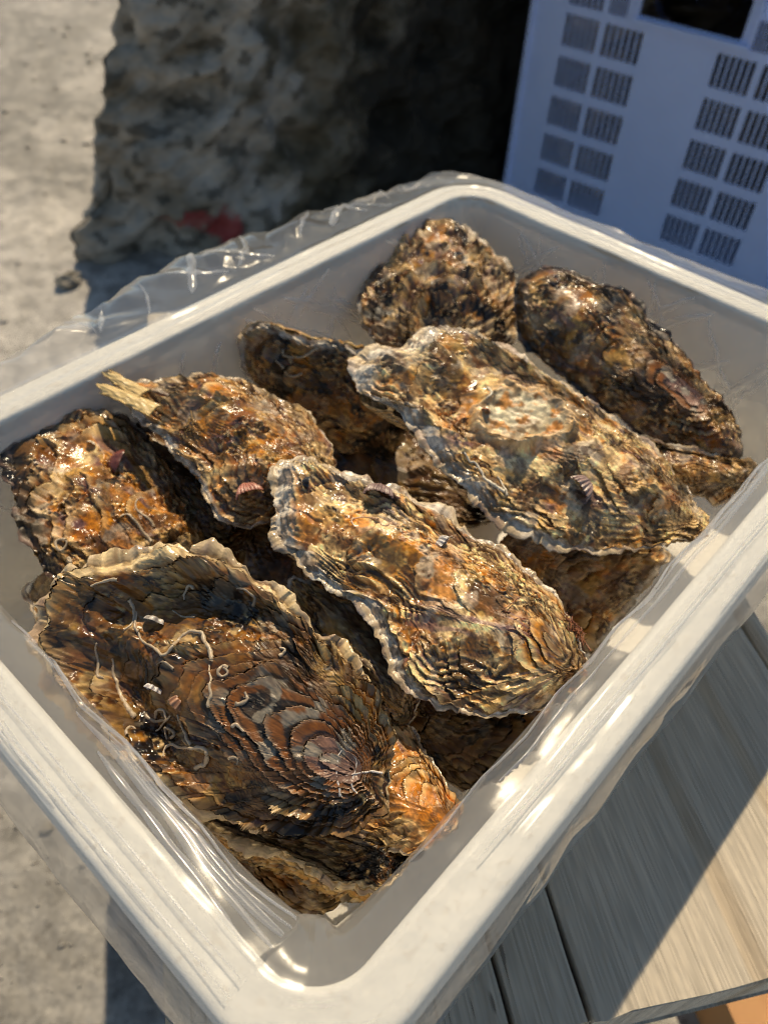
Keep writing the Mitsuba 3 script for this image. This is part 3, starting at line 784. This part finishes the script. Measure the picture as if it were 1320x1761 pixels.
# A: far left
A_ = add('amber oyster at the far left with a black frilled margin and a dark red blob',
    [(8, 800), (30, 755), (75, 715), (130, 692), (200, 712), (250, 755), (305, 815), (350, 880), (375, 935), (365, 985), (300, 1010), (220, 1020), (150, 1030), (95, 1010), (50, 960), (20, 890)],
    [(20, 800, -.014), (200, 720, -.020), (300, 1000, -.040)], (360, 990), 74, ledge=3.0, H=10, depth=17, K=9, lam=1.0, rug=1.3, plic=.8, lip=2.5,
    w=dict(cream=.5, ochre=.8, orange=.55, rust=.4, black=.35, margin='black', mw=.08, mblack=1.0), **MID)
# I: orange one under H's right end
I_ = add('bright orange and cream shell end sticking out below the banded oyster',
    [(600, 1330), (640, 1270), (690, 1232), (735, 1290), (770, 1350), (788, 1405), (760, 1445), (715, 1470), (660, 1460), (610, 1420)],
    [(690, 1240, -.026), (785, 1400, -.022), (640, 1450, -.030)], (780, 1420), 81, H=7, depth=8, K=8, lam=.8, rug=.7, plic=1.0, lip=1,
    w=dict(cream=.7, ochre=.5, orange=.95, rust=.3, black=.2, band=.3), **SML | dict(M=120, N=300))
# J: bottom edge
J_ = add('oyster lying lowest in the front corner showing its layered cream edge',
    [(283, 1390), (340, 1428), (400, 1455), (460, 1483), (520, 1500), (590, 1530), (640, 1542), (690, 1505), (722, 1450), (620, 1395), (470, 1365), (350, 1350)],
    [(285, 1392, -.028), (722, 1450, -.032), (590, 1535, -.030)], (715, 1460), 92, ledge=2.6, tone=.4, H=1.5, depth=26, K=7, lam=1.0, rug=.6, plic=.6, lip=1.5, dish=3, side_layers=.3,  # low tone paints the shade above the ridge into the upper valve
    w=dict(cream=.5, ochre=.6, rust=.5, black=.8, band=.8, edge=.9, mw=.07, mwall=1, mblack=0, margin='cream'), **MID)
K_ = add('brown oyster toned dark as gap shade, tucked beneath the striped front one',
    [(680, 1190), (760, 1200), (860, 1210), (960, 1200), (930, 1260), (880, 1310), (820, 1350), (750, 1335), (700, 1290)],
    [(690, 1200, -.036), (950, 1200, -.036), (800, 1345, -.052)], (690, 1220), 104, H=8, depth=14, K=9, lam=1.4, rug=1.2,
    w=dict(cream=.3, ochre=.55, black=.8, grey=.4), tone=.34, **SML | dict(M=90, N=250))  # tone darkens the whole shell to stand for shade under its neighbour
L_ = add('shaded grey-brown oyster low down beneath the pointed end of the scarred one',
    [(860, 930), (960, 925), (1070, 925), (1145, 955), (1105, 1020), (1060, 1080), (1010, 1125), (950, 1080), (890, 1010)],
    [(870, 935, -.036), (1100, 950, -.036), (1000, 1110, -.048)], (880, 950), 113, H=9, depth=14, K=9, lam=1.3, rug=1.1,
    w=dict(cream=.55, ochre=.5, black=.6, grey=.5), **SML | dict(M=90, N=250))
M_ = add('brown streaked oyster end at the right wall beneath the wet ridged one',
    [(1080, 760), (1180, 770), (1260, 785), (1298, 800), (1280, 835), (1240, 862), (1180, 850), (1110, 810)],
    [(1090, 765, -.024), (1295, 800, -.022), (1180, 850, -.034)], (1290, 805), 121, H=7, depth=13, K=9, lam=1.0, rug=.8,
    w=dict(cream=.55, ochre=.7, rust=.5, black=.5), **SML | dict(M=85, N=240))
N_ = add('oyster toned dark as gap shade, deep in the gap left of the striped one',
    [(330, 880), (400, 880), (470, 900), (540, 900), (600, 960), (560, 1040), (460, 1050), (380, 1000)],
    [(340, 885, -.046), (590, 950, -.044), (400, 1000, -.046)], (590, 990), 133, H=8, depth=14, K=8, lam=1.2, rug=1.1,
    w=dict(cream=.35, ochre=.6, rust=.6, black=.6), tone=.34, **SML)  # low tone paints the shade of the gap into the shell colour
P_ = add('oyster toned dark as gap shade, low in the left corner beneath the amber one',
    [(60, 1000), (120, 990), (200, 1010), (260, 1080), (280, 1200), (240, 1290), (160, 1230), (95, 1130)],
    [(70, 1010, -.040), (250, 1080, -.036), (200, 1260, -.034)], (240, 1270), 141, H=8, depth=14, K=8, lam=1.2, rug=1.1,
    w=dict(cream=.3, ochre=.55, black=.75, grey=.3), tone=.34, **SML)  # shell colour lowered by tone to imitate shade between oysters
Q_ = add('oyster toned dark as gap shade, at the bottom of the heap in the gap behind the striped one',
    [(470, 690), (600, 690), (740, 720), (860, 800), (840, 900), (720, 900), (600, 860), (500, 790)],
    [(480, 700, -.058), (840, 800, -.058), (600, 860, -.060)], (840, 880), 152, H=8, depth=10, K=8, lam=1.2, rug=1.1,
    w=dict(cream=.3, ochre=.5, black=.75), tone=.34, **SML)  # gap shade painted in: tone darkens this shell all over

R_ = add('brown oyster wedged in the narrow gap between the banded and the striped one',
    [(500, 1000), (570, 1010), (640, 1060), (690, 1130), (720, 1210), (690, 1250), (620, 1200), (550, 1110)],
    [(500, 1000, -.020), (700, 1130, -.018), (690, 1250, -.024)], (700, 1240), 167, H=7, depth=14, K=8, lam=1.2, rug=.9,
    w=dict(cream=.2, ochre=.25, rust=.2, purple=1.2, grey=.7, black=.4), tone=.6, **SML)

T_ = add('dark oyster low against the left wall under the banded one',
    [(110, 1150), (200, 1180), (330, 1300), (480, 1400), (600, 1480), (570, 1565), (440, 1520), (300, 1420), (180, 1290)],
    [(120, 1150, -.050), (590, 1490, -.050), (300, 1420, -.052)], (570, 1540), 183, H=6, depth=14, K=8, lam=1.2, rug=1.0,
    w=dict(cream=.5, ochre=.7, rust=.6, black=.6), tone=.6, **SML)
S_ = add('oyster toned dark as gap shade, deep in the gap between the amber one and the spurred one',
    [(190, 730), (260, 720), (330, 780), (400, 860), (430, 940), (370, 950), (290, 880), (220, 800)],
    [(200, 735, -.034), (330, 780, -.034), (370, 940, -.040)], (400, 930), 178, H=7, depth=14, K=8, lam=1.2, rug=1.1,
    w=dict(cream=.3, ochre=.6, rust=.6, black=.7), tone=.36, **SML)  # tone puts the darkness of the gap into the shell colour

# growths on the shells
for pts, r in ([(235, 1075), (255, 1110), (285, 1122), (302, 1100), (335, 1082), (355, 1105), (360, 1135)], .62), ([(210, 1085), (222, 1075), (232, 1050), (224, 1030)], .5), \
              ([(172, 1105), (165, 1120), (172, 1140), (170, 1160), (182, 1162)], .5), ([(192, 1135), (205, 1180), (222, 1215), (236, 1232)], .7), \
              ([(282, 1300), (290, 1280), (320, 1285), (345, 1282), (352, 1300), (330, 1320)], .62), ([(300, 1228), (312, 1255), (330, 1278)], .5), \
              ([(218, 1270), (222, 1290), (235, 1308)], .8), ([(355, 1140), (362, 1170), (358, 1215)], .45), ([(152, 1005), (185, 1000), (205, 1000)], .5), \
              ([(480, 1110), (488, 1122), (482, 1128)], .5):
    tube_worm(H_, pts, r)
_r = np.random.RandomState(4)
for _ in range(14):
    c0 = np.array([_r.uniform(150, 430), _r.uniform(1010, 1330)]); a0 = _r.uniform(0, 6.3); tw = _r.choice([-1, 1]) * _r.uniform(.25, .9)
    pp = [c0]
    for k in range(_r.randint(4, 9)):
        a0 += tw + _r.normal() * .35
        pp.append(pp[-1] + 8 * np.array([math.cos(a0), math.sin(a0)]))
    tube_worm(H_, pp, _r.uniform(.32, .6), col=np.array([.38, .30, .21]) * _r.uniform(.6, 1.25))
for pts, r in ([(585, 1290), (582, 1330), (588, 1368)], .3), ([(592, 1335), (625, 1325), (660, 1328)], .3), ([(600, 1300), (612, 1318), (606, 1345), (618, 1362)], .26):
    tube_worm(H_, pts, r, col=(.62, .56, .5), lift=1.2)
for pts, r in ([(105, 925), (115, 935), (108, 945), (98, 935), (104, 925), (116, 930)], .55), ([(112, 962), (122, 955), (122, 968), (112, 966)], .5), \
              ([(258, 860), (240, 855), (236, 868), (252, 885), (268, 905)], .55), ([(205, 885), (230, 888), (248, 910), (262, 932)], .6):
    tube_worm(A_, pts, r)
for pts, r in ([(800, 772), (806, 790), (820, 795), (828, 812), (850, 830), (868, 845)], .6), ([(858, 815), (866, 832), (874, 850)], .45), ([(832, 690), (845, 672), (838, 662)], .5):
    tube_worm(F_, pts, r, col=(.58, .52, .40))
for pts, r in ([(610, 905), (606, 890), (625, 885), (650, 888)], .42), ([(650, 885), (660, 900), (675, 895)], .4):
    tube_worm(G_, pts, r, col=(.55, .36, .22))
for pts, r in ([(485, 600), (500, 618), (520, 615), (548, 602)], .6), ([(490, 640), (505, 650), (520, 645)], .6), ([(470, 620), (485, 635)], .5):
    tube_worm(Cc_, pts, r, col=(.42, .33, .22))
barnacle(F_, (1000, 838), r=4.6, h=4.4, hole=.12, ribs=34, seed=2, col=(.22, .14, .125), col2=(.36, .26, .22), lean=(.1, -.3, 0))
barnacle(G_, (648, 850), r=4.6, h=3.6, hole=.2, ribs=40, seed=3, col=(.17, .105, .095), col2=(.27, .185, .165))
barnacle(G_, (762, 932), r=2.8, h=2.2, hole=.4, ribs=26, seed=4, col=(.32, .29, .27), col2=(.60, .56, .52))
barnacle(B_, (432, 848), r=4.2, h=4.0, hole=.1, ribs=44, seed=5, col=(.30, .10, .07), col2=(.52, .27, .2))
barnacle(H_, (262, 1182), r=2.3, h=1.2, hole=.75, ribs=18, seed=6, col=(.38, .34, .33), col2=(.62, .58, .55))
barnacle(H_, (300, 1210), r=2.0, h=2.2, hole=.5, ribs=14, seed=7, col=(.22, .11, .06), col2=(.36, .20, .12))
barnacle(H_, (270, 1062), r=3.0, h=1.3, hole=.7, ribs=12, seed=8, col=(.30, .27, .24), col2=(.50, .46, .42))
barnacle(A_, (203, 797), r=5.0, h=3.4, hole=0, ribs=3, seed=9, col=(.11, .035, .03), col2=(.17, .05, .035), part='sea_squirt')
barnacle(A_, (158, 757), r=1.6, h=1.4, hole=0, ribs=9, seed=10, col=(.5, .42, .3), col2=(.66, .58, .44))
barnacle(F_, (835, 700), r=1.6, h=1.2, hole=0, ribs=3, seed=11, col=(.30, .09, .04), col2=(.36, .12, .05), part='sea_squirt')
barnacle(G_, (530, 830), r=2.0, h=2.0, hole=0, ribs=3, seed=12, col=(.012, .012, .014), col2=(.02, .02, .024), part='small_mussel')
for k, (kk, px, nn, ln) in enumerate(((G_, (1020, 1055), 46, 5.0), (G_, (860, 1062), 40, 4.0), (G_, (905, 1085), 30, 3.0), (B_, (320, 735), 26, 4.0))):
    tuft(kk, px, n=nn, length=ln, seed=k, col=(.20, .075, .035) if kk == G_ else (.36, .22, .08))

# spur of the orange-brown oyster: two broken pale plates
for k, (p0, p1, wd) in enumerate((((174, 664), (266, 704), 2.9), ((188, 644), (250, 680), 2.5))):
    a0, a1 = on_z([p0], [-.001])[0], on_z([p1], [-.002])[0]
    ax = (a1 - a0); L = np.linalg.norm(ax); ax /= L
    sd = np.cross([0, 0, 1.0], ax); sd /= np.linalg.norm(sd)
    u, v = np.meshgrid(np.linspace(0, 1, 40), np.linspace(-1, 1, 24), indexing='ij')
    wdt = wd * (.75 + .35 * u + .25 * P2(u * 5, v * 0, 5 + k))
    top = .9 * (1 - v ** 2) + .35 * P2(u * 8, v * 3, k) + .45 * P2(u * 2, v * 9, k + 2) + 1.2 * (u - .5) ** 2 * 4 * (k - .4)
    jag = (1 - u) * 4.5 * P2(v * 2.6, u * 0, k + 7)
    mk = lambda zz: a0 + ((u * L * 1000 + jag)[..., None] * ax + (v * wdt)[..., None] * sd + zz[..., None] * np.array([0, 0, 1.0])) / 1000
    Vt, Vb = mk(top).reshape(-1, 3), mk(top - .6).reshape(-1, 3)
    f = grid_faces(40, 24, False)
    b = np.concatenate([np.arange(24), np.arange(24, 960, 24)[:-1] + 23, np.arange(936, 960)[::-1], np.arange(24, 936, 24)[::-1]])
    bn = np.roll(b, -1)
    side = np.concatenate([np.stack([b, bn, bn + 960], -1), np.stack([b, bn + 960, b + 960], -1)])
    cc = np.array([.56, .41, .18]) * (1 + .5 * P2(u * 6, v * 4, k + 3)[..., None] + .3 * P2(u * 2, v * 18, k + 4)[..., None])
    cc = np.clip(cc, .05, .8).reshape(-1, 3)
    scene[numbered(B_ + '__spur')] = mikit.ply(trimesh.Trimesh(np.vstack([Vt, Vb]), np.vstack([f, f[:, ::-1] + 960, side]), process=False), 'shell_plain', smooth=True, color=np.vstack([cc, cc * .7]))

# ------------------------------------------------------------------ bench
BZ = -0.085


def board(t0, t1, s0, s1, seed, th=.030, jag=.0012):
    """A weathered plank: uneven edges, a softened arris, a slightly ragged end."""
    ns, nt = 90, 14
    prof = [(0, -th), (0, -.0022), (.0006, -.0007), (.0020, 0)]
    tc = list(np.linspace(t0 + .004, t1 - .004, nt)) if t1 - t0 > .012 else [(t0 + t1) / 2]
    ring = [(t0 + a, z) for a, z in prof] + [(t, 0) for t in tc] + [(t1 - a, z) for a, z in prof[::-1]]
    ring = np.array(ring)
    s = np.linspace(0, 1, ns) ** 1.6
    rows = []
    for k, u in enumerate(s):
        ss = s0 + u * (s1 - s0)
        t = ring[:, 0] + .0006 * P2(ring[:, 0] * 0 + ss * 40, ring[:, 0] * 30, seed)
        z = ring[:, 1] + np.where(ring[:, 1] > -.01, .0005 * P2(ss * 30 + 0 * t, ring[:, 0] * 60, seed + 1), 0)
        sj = ss + (jag * P2(ring[:, 0] * 120, ring[:, 1] * 60, seed + 2) - .0018 * S(-.003, 0, ring[:, 1]) * 0) * (1 - u)
        if k == 0:
            sj = sj + .0012; z = z - .0012 * S(-.004, -.001, ring[:, 1])
        rows.append(BP * sj[:, None] + BR_ * t[:, None] + np.array([0, 0, 1.0]) * (BZ + z)[:, None])
    V = np.array(rows); m = len(ring)
    F = grid_faces(ns, m, True)
    flat = V.reshape(-1, 3)
    e0 = flat[:m].mean(0) - BP * .0012; e1 = flat[-m:].mean(0)
    j = np.arange(m); jn = (j + 1) % m
    F = np.vstack([F, np.stack([jn, j, np.full(m, len(flat))], -1), np.stack([j, jn, np.full(m, len(flat) + 1)], -1) + np.array([[(ns - 1) * m, (ns - 1) * m, 0]])])
    return trimesh.Trimesh(np.vstack([flat, e0, e1]), F, process=False)


S0, S1 = .0325, .405
for k, (a, b) in enumerate(((-.0384, .0556), (.0564, .0778), (.0787, .1902), (.1909, .1994))):
    mk = board(a, b, S0, S1, 5 + k * 7)
    scene[numbered('wooden_bench__board')] = mikit.ply(mk, 'weathered_wood', smooth=40)


def bar(s0, s1, t0, t1, z0, z1):
    m = trimesh.creation.box(extents=[1, 1, 1])
    v = m.vertices
    s = np.where(v[:, 0] > 0, s1, s0); t = np.where(v[:, 1] > 0, t1, t0); z = np.where(v[:, 2] > 0, z1, z0)
    V = BP * s[:, None] + BR_ * t[:, None] + np.array([0, 0, 1.0]) * z[:, None]
    return trimesh.Trimesh(V, m.faces[:, ::-1], process=False)


for s_ in (.075, .33):
    scene[numbered('wooden_bench__crossbar')] = mikit.ply(bar(s_, s_ + .04, -.03, .19, BZ - .075, BZ - .0305), 'weathered_wood')
    for t_ in (-.03, .155):
        scene[numbered('wooden_bench__leg')] = mikit.ply(bar(s_ + .002, s_ + .038, t_, t_ + .035, GZ - .002, BZ - .0752), 'weathered_wood')
labels['wooden_bench'] = {'label': 'weathered grey wooden bench of planks under the white tray', 'category': 'bench'}
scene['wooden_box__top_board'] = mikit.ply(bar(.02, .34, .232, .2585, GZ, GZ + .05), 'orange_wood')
scene['wooden_box__shaded_board'] = mikit.ply(bar(.02, .34, .2590, .36, GZ, GZ + .046), 'shaded_wood')  # shaded part of the box, painted as a darker board
labels['wooden_box'] = {'label': 'orange-brown wooden box on the ground below the bench end, one board toned dark as shade', 'category': 'wooden box'}

# ------------------------------------------------------------------ ground
ax_ = np.concatenate([-np.geomspace(60, 2.2, 14), np.linspace(-2, 3.2, 220), np.geomspace(3.4, 60, 14)])
gx, gy = np.meshgrid(ax_, ax_, indexing='ij')
gz = GZ + .006 * P2(gx * 3, gy * 3, 31) + .0035 * P2(gx * 11, gy * 11, 32) + .002 * P2(gx * 30, gy * 30, 33)
gf = grid_faces(len(ax_), len(ax_), False)
scene['ground'] = mikit.ply(trimesh.Trimesh(np.stack([gx, gy, gz], -1).reshape(-1, 3), gf, process=False), 'concrete', smooth=True)
labels['ground'] = {'label': 'sunlit rough beige concrete ground', 'kind': 'structure'}

# ------------------------------------------------------------------ rock
foot = np.array([(.445, .925), (.485, .865), (.60, .805), (.80, .765), (.94, .715), (1.1, .70), (1.5, .72), (1.75, .95), (1.7, 1.35), (1.4, 1.50), (1.0, 1.27), (.70, 1.07), (.535, .985)])
fo, _ = curve_closed(foot, 420)
if np.sum(fo[:, 0] * np.roll(fo[:, 1], -1) - fo[:, 1] * np.roll(fo[:, 0], -1)) < 0: fo = fo[::-1].copy()
tg = np.roll(fo, -1, 0) - np.roll(fo, 1, 0); tg /= np.linalg.norm(tg, axis=1)[:, None]
no = np.stack([tg[:, 1], -tg[:, 0]], -1)
HR = .80
hh = np.concatenate([np.linspace(-.02, HR, 170), np.full(20, HR)])
shrink = np.concatenate([np.zeros(170), np.linspace(0, 1, 21)[1:]])
rows = []
al = np.arange(420) / 420
cR = fo.mean(0)
u_ = np.cumsum(np.linalg.norm(np.diff(np.vstack([fo, fo[:1]]), axis=0), axis=1))
leftness = S(.95, .50, fo[:, 0]) 
for h, sh in zip(hh, shrink):
    lean = h * .07 + .05 * S(.60, .8, h) ** 2
    dsp = .05 * P2(u_ * 3, 0 * u_ + h * 3.4, 41) + .035 * P2(u_ * 8, 0 * u_ + h * 8, 42) - .035 * S(.1, .4, P2(u_ * 12, 0 * u_ + h * 12, 43)) + .02 * P2(u_ * 19, 0 * u_ + h * 19, 48) + .016 * P2(u_ * 38, 0 * u_ + h * 38, 44) + .008 * P2(u_ * 90, 0 * u_ + h * 90, 45)
    p = fo + no * (dsp - lean)[:, None] + (leftness * h * .36)[:, None] * np.array([.68, -.55])
    p = p + (cR - p) * sh
    rows.append(np.column_stack([p, GZ + h + .05 * sh + .012 * P2(p[:, 0] * 20, p[:, 1] * 20, 46)]))
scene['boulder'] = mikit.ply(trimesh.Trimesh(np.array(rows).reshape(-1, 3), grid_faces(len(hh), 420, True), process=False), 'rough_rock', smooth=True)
labels['boulder'] = {'label': 'big rough grey boulder in shade with a smear of red paint near its foot', 'category': 'rock'}


def pebble(key, px, r, lab, seed, z=None):
    c = on_z([px], GZ + r * .3)[0]
    m = trimesh.creation.icosphere(subdivisions=4, radius=1)
    v = m.vertices
    k = 1 + .35 * P2(v[:, 0] * 1.3 + v[:, 2], v[:, 1] * 1.3, seed) + .18 * P2(v[:, 0] * 3.5, v[:, 1] * 3.5 + v[:, 2] * 3, seed + 1)
    m.vertices = c + v * k[:, None] * np.array([1.1, .9, .7]) * r
    scene[key] = mikit.ply(m, 'rough_rock', smooth=True)
    labels[key] = {'label': lab, 'category': 'stone'}


pebble('stone', (118, 482), .015, 'small grey stone lying at the left foot of the boulder', 3)
pebble('stone_001', (80, 1424), .004, 'tiny dark pebble on the ground left of the tray', 9)

# loose grit and shell crumbs on the concrete
_r = np.random.RandomState(9)
b_ = trimesh.creation.icosphere(subdivisions=1)
vs, fs, at = [], [], 0
for k in range(520):
    if k < 330:
        p = np.array([_r.uniform(.30, .95), _r.uniform(.85, 1.9)])
    else:
        p = np.array([_r.uniform(-.12, .12), _r.uniform(.12, .42)])
    r = (.0012 + .0045 * _r.rand() ** 4) * (1 if k < 330 else .38)
    v = b_.vertices * np.array([1.3, 1.0, .6]) * (1 + .35 * P2(b_.vertices[:, 0] * 2 + k, b_.vertices[:, 1] * 2 + b_.vertices[:, 2], 3))[:, None]
    a_ = _r.uniform(0, 6.3); R = np.array([[math.cos(a_), -math.sin(a_), 0], [math.sin(a_), math.cos(a_), 0], [0, 0, 1]])
    gzk = GZ + .006 * P2(p[0] * 3, p[1] * 3, 31) + .0035 * P2(p[0] * 11, p[1] * 11, 32) + .002 * P2(p[0] * 30, p[1] * 30, 33)
    vs.append((v * r) @ R.T + np.array([p[0], p[1], gzk + r * .25])); fs.append(b_.faces + at); at += len(v)
scene['grit'] = mikit.ply(trimesh.Trimesh(np.vstack(vs), np.vstack(fs), process=False), 'concrete', smooth=True)
labels['grit'] = {'label': 'loose grit and crumbs scattered on the concrete ground', 'category': 'grit', 'kind': 'stuff'}

# ------------------------------------------------------------------ crate
CA = math.radians(176.0)
CO = np.array([1.0002, .6482, GZ])
CD = np.array([math.sin(CA), math.cos(CA), 0]); CN = np.array([-CD[1], CD[0], 0])   # along the front, and inwards (+x)
if CN[0] < 0: CN = -CN
CWID, CDEP, CH = .412, .54, .335


def panel(width, height, z0, groups, handle, th=.003):
    """A crate side in its own plane (x along, y up) with slots and a hand hole."""
    outer = shapely.box(0, z0, width, height)
    holes = []
    for (a, b, z_lo, z_hi) in groups:
        n = 6
        step = (b - a) / n
        for i in range(n):
            holes.append(shapely.box(a + i * step + step * .12, z_lo, a + i * step + step * .84, z_hi))
    if handle:
        holes.append(shapely.box(*handle).buffer(.004))
    poly = outer.difference(shapely.union_all(holes))
    return trimesh.creation.extrude_polygon(poly, th, engine='earcut')


cells = []
for r in range(5):
    zl = .030 + r * .0488
    for (a, b) in ((.050, .098), (.105, .158), (.250, .2985), (.305, .355)):
        cells.append((a, b, zl, zl + .0365))
for (a, b) in ((.050, .098), (.105, .130), (.285, .306), (.312, .355)):
    cells.append((a, b, .0275 + 5 * .0488, .0275 + 5 * .0488 + .030))
front = panel(CWID, CH - .012, .018, cells, (.146, .282, .268, .316))


def place(m, origin, ex, ey, ez):
    v = m.vertices
    m.vertices = origin + v[:, :1] * ex + v[:, 1:2] * ey + v[:, 2:3] * ez
    if np.dot(np.cross(ex, ey), ez) < 0: m.faces = m.faces[:, ::-1]
    return m


UZ = np.array([0, 0, 1.0])
scene['plastic_crate__front_panel'] = mikit.ply(place(front, CO, CD, UZ, CN), 'crate_plastic')
back = panel(CWID, CH - .012, .018, cells[:4], None)
scene['plastic_crate__back_panel'] = mikit.ply(place(back, CO + CN * CDEP, CD, UZ, -CN), 'crate_plastic')
scells = []
for r in range(6):
    zl = .030 + r * .0488
    for a in (.34, .395, .45):
        scells.append((a, a + .048, zl, zl + .0365))
for k in range(2):
    sd = panel(CDEP - .0064, CH - .012, .018, scells, None)
    scene[numbered('plastic_crate__side_panel')] = mikit.ply(place(sd, CO + CN * .0032 + CD * (CWID if k else 0), CN, UZ, -CD if k else CD), 'crate_plastic')
bt = trimesh.creation.box(extents=[CWID - .008, CDEP - .008, .017]); bt.vertices += [CWID / 2, CDEP / 2, .009]
scene['plastic_crate__base'] = mikit.ply(place(bt, CO, CD, CN, UZ), 'crate_plastic')


def slab(x0, x1, y0, y1, z0, z1):
    b = trimesh.creation.box(extents=[x1 - x0, y1 - y0, z1 - z0]); b.vertices += [(x0 + x1) / 2, (y0 + y1) / 2, (z0 + z1) / 2]
    return b


lipm = trimesh.util.concatenate([slab(-.008, CWID + .008, -.008, .010, CH - .012, CH), slab(-.008, CWID + .008, CDEP - .010, CDEP + .008, CH - .012, CH),
                                 slab(-.008, .010, .0101, CDEP - .0101, CH - .012, CH), slab(CWID - .010, CWID + .008, .0101, CDEP - .0101, CH - .012, CH)])
scene['plastic_crate__rim'] = mikit.ply(place(lipm, CO, CD, CN, UZ), 'crate_plastic')
ribs = trimesh.util.concatenate([slab(.142, .146, -.006, -.0002, .27, .32), slab(.268 + .014, .286, -.006, -.0002, .27, .32), slab(.142, .286, -.010, -.0002, .272, .2765),
                                 slab(.0005, .006, -.004, -.0002, .018, CH - .0125), slab(CWID - .006, CWID - .0005, -.004, -.0002, .018, CH - .0125)])
scene['plastic_crate__rib'] = mikit.ply(place(ribs, CO, CD, CN, UZ), 'crate_plastic')
labels['plastic_crate'] = {'label': 'grey-blue slotted plastic crate with a hand hole standing behind the tray', 'category': 'crate'}

for k_ in [k_ for k_ in scene if k_.startswith('plastic_crate__')]:
    scene[k_.replace('plastic_crate', 'plastic_crate_001')] = {**scene[k_], 'to_world': T().translate([0, 0, CH - .016])}  # crate added out of view to keep sun out of the lower one
labels['plastic_crate_001'] = {'label': 'added unseen crate on top that shades the inside of the crate behind the tray', 'category': 'crate'}

# shells heaped in the crate, seen through its slots
rs = np.random.RandomState(5)
vs, fs, cs, at = [], [], [], 0
base = trimesh.creation.icosphere(subdivisions=2)
for k_ in range(300):
    b = base.vertices
    sc_ = np.array([rs.uniform(.035, .055), rs.uniform(.02, .03), rs.uniform(.008, .014)])
    k = 1 + .35 * P2(b[:, 0] * 1.6 + b[:, 2], b[:, 1] * 1.6, rs.randint(200)) + .18 * P2(b[:, 0] * 5, b[:, 1] * 5 + b[:, 2] * 4, rs.randint(200))
    R = trimesh.transformations.euler_matrix(*(rs.uniform(-.7, .7, 2)), rs.uniform(0, 6.3))[:3, :3]
    v = (b * k[:, None] * sc_) @ R.T
    o = CO + (CD * rs.uniform(.05, CWID - .05) + CN * rs.uniform(.05, CDEP - .05) + UZ * rs.uniform(.035, .24) if k_ < 210 else CD * rs.uniform(.05, .10) + CN * rs.uniform(.055, .17) + UZ * rs.uniform(.035, .27))
    c = np.array([.24, .17, .10]) * rs.uniform(.2, 1.7) * (1 + .8 * P2(b[:, 0] * 4, b[:, 1] * 4 + b[:, 2], rs.randint(200)))[:, None]
    vs.append(o + v); fs.append(base.faces + at); cs.append(c); at += len(b)
scene['shell_heap'] = mikit.ply(trimesh.Trimesh(np.vstack(vs), np.vstack(fs), process=False), 'shell_plain', smooth=True, color=np.clip(np.vstack(cs), .02, .8))
labels['shell_heap'] = {'label': 'heap of pale shells inside the blue plastic crate', 'category': 'shells', 'kind': 'stuff'}
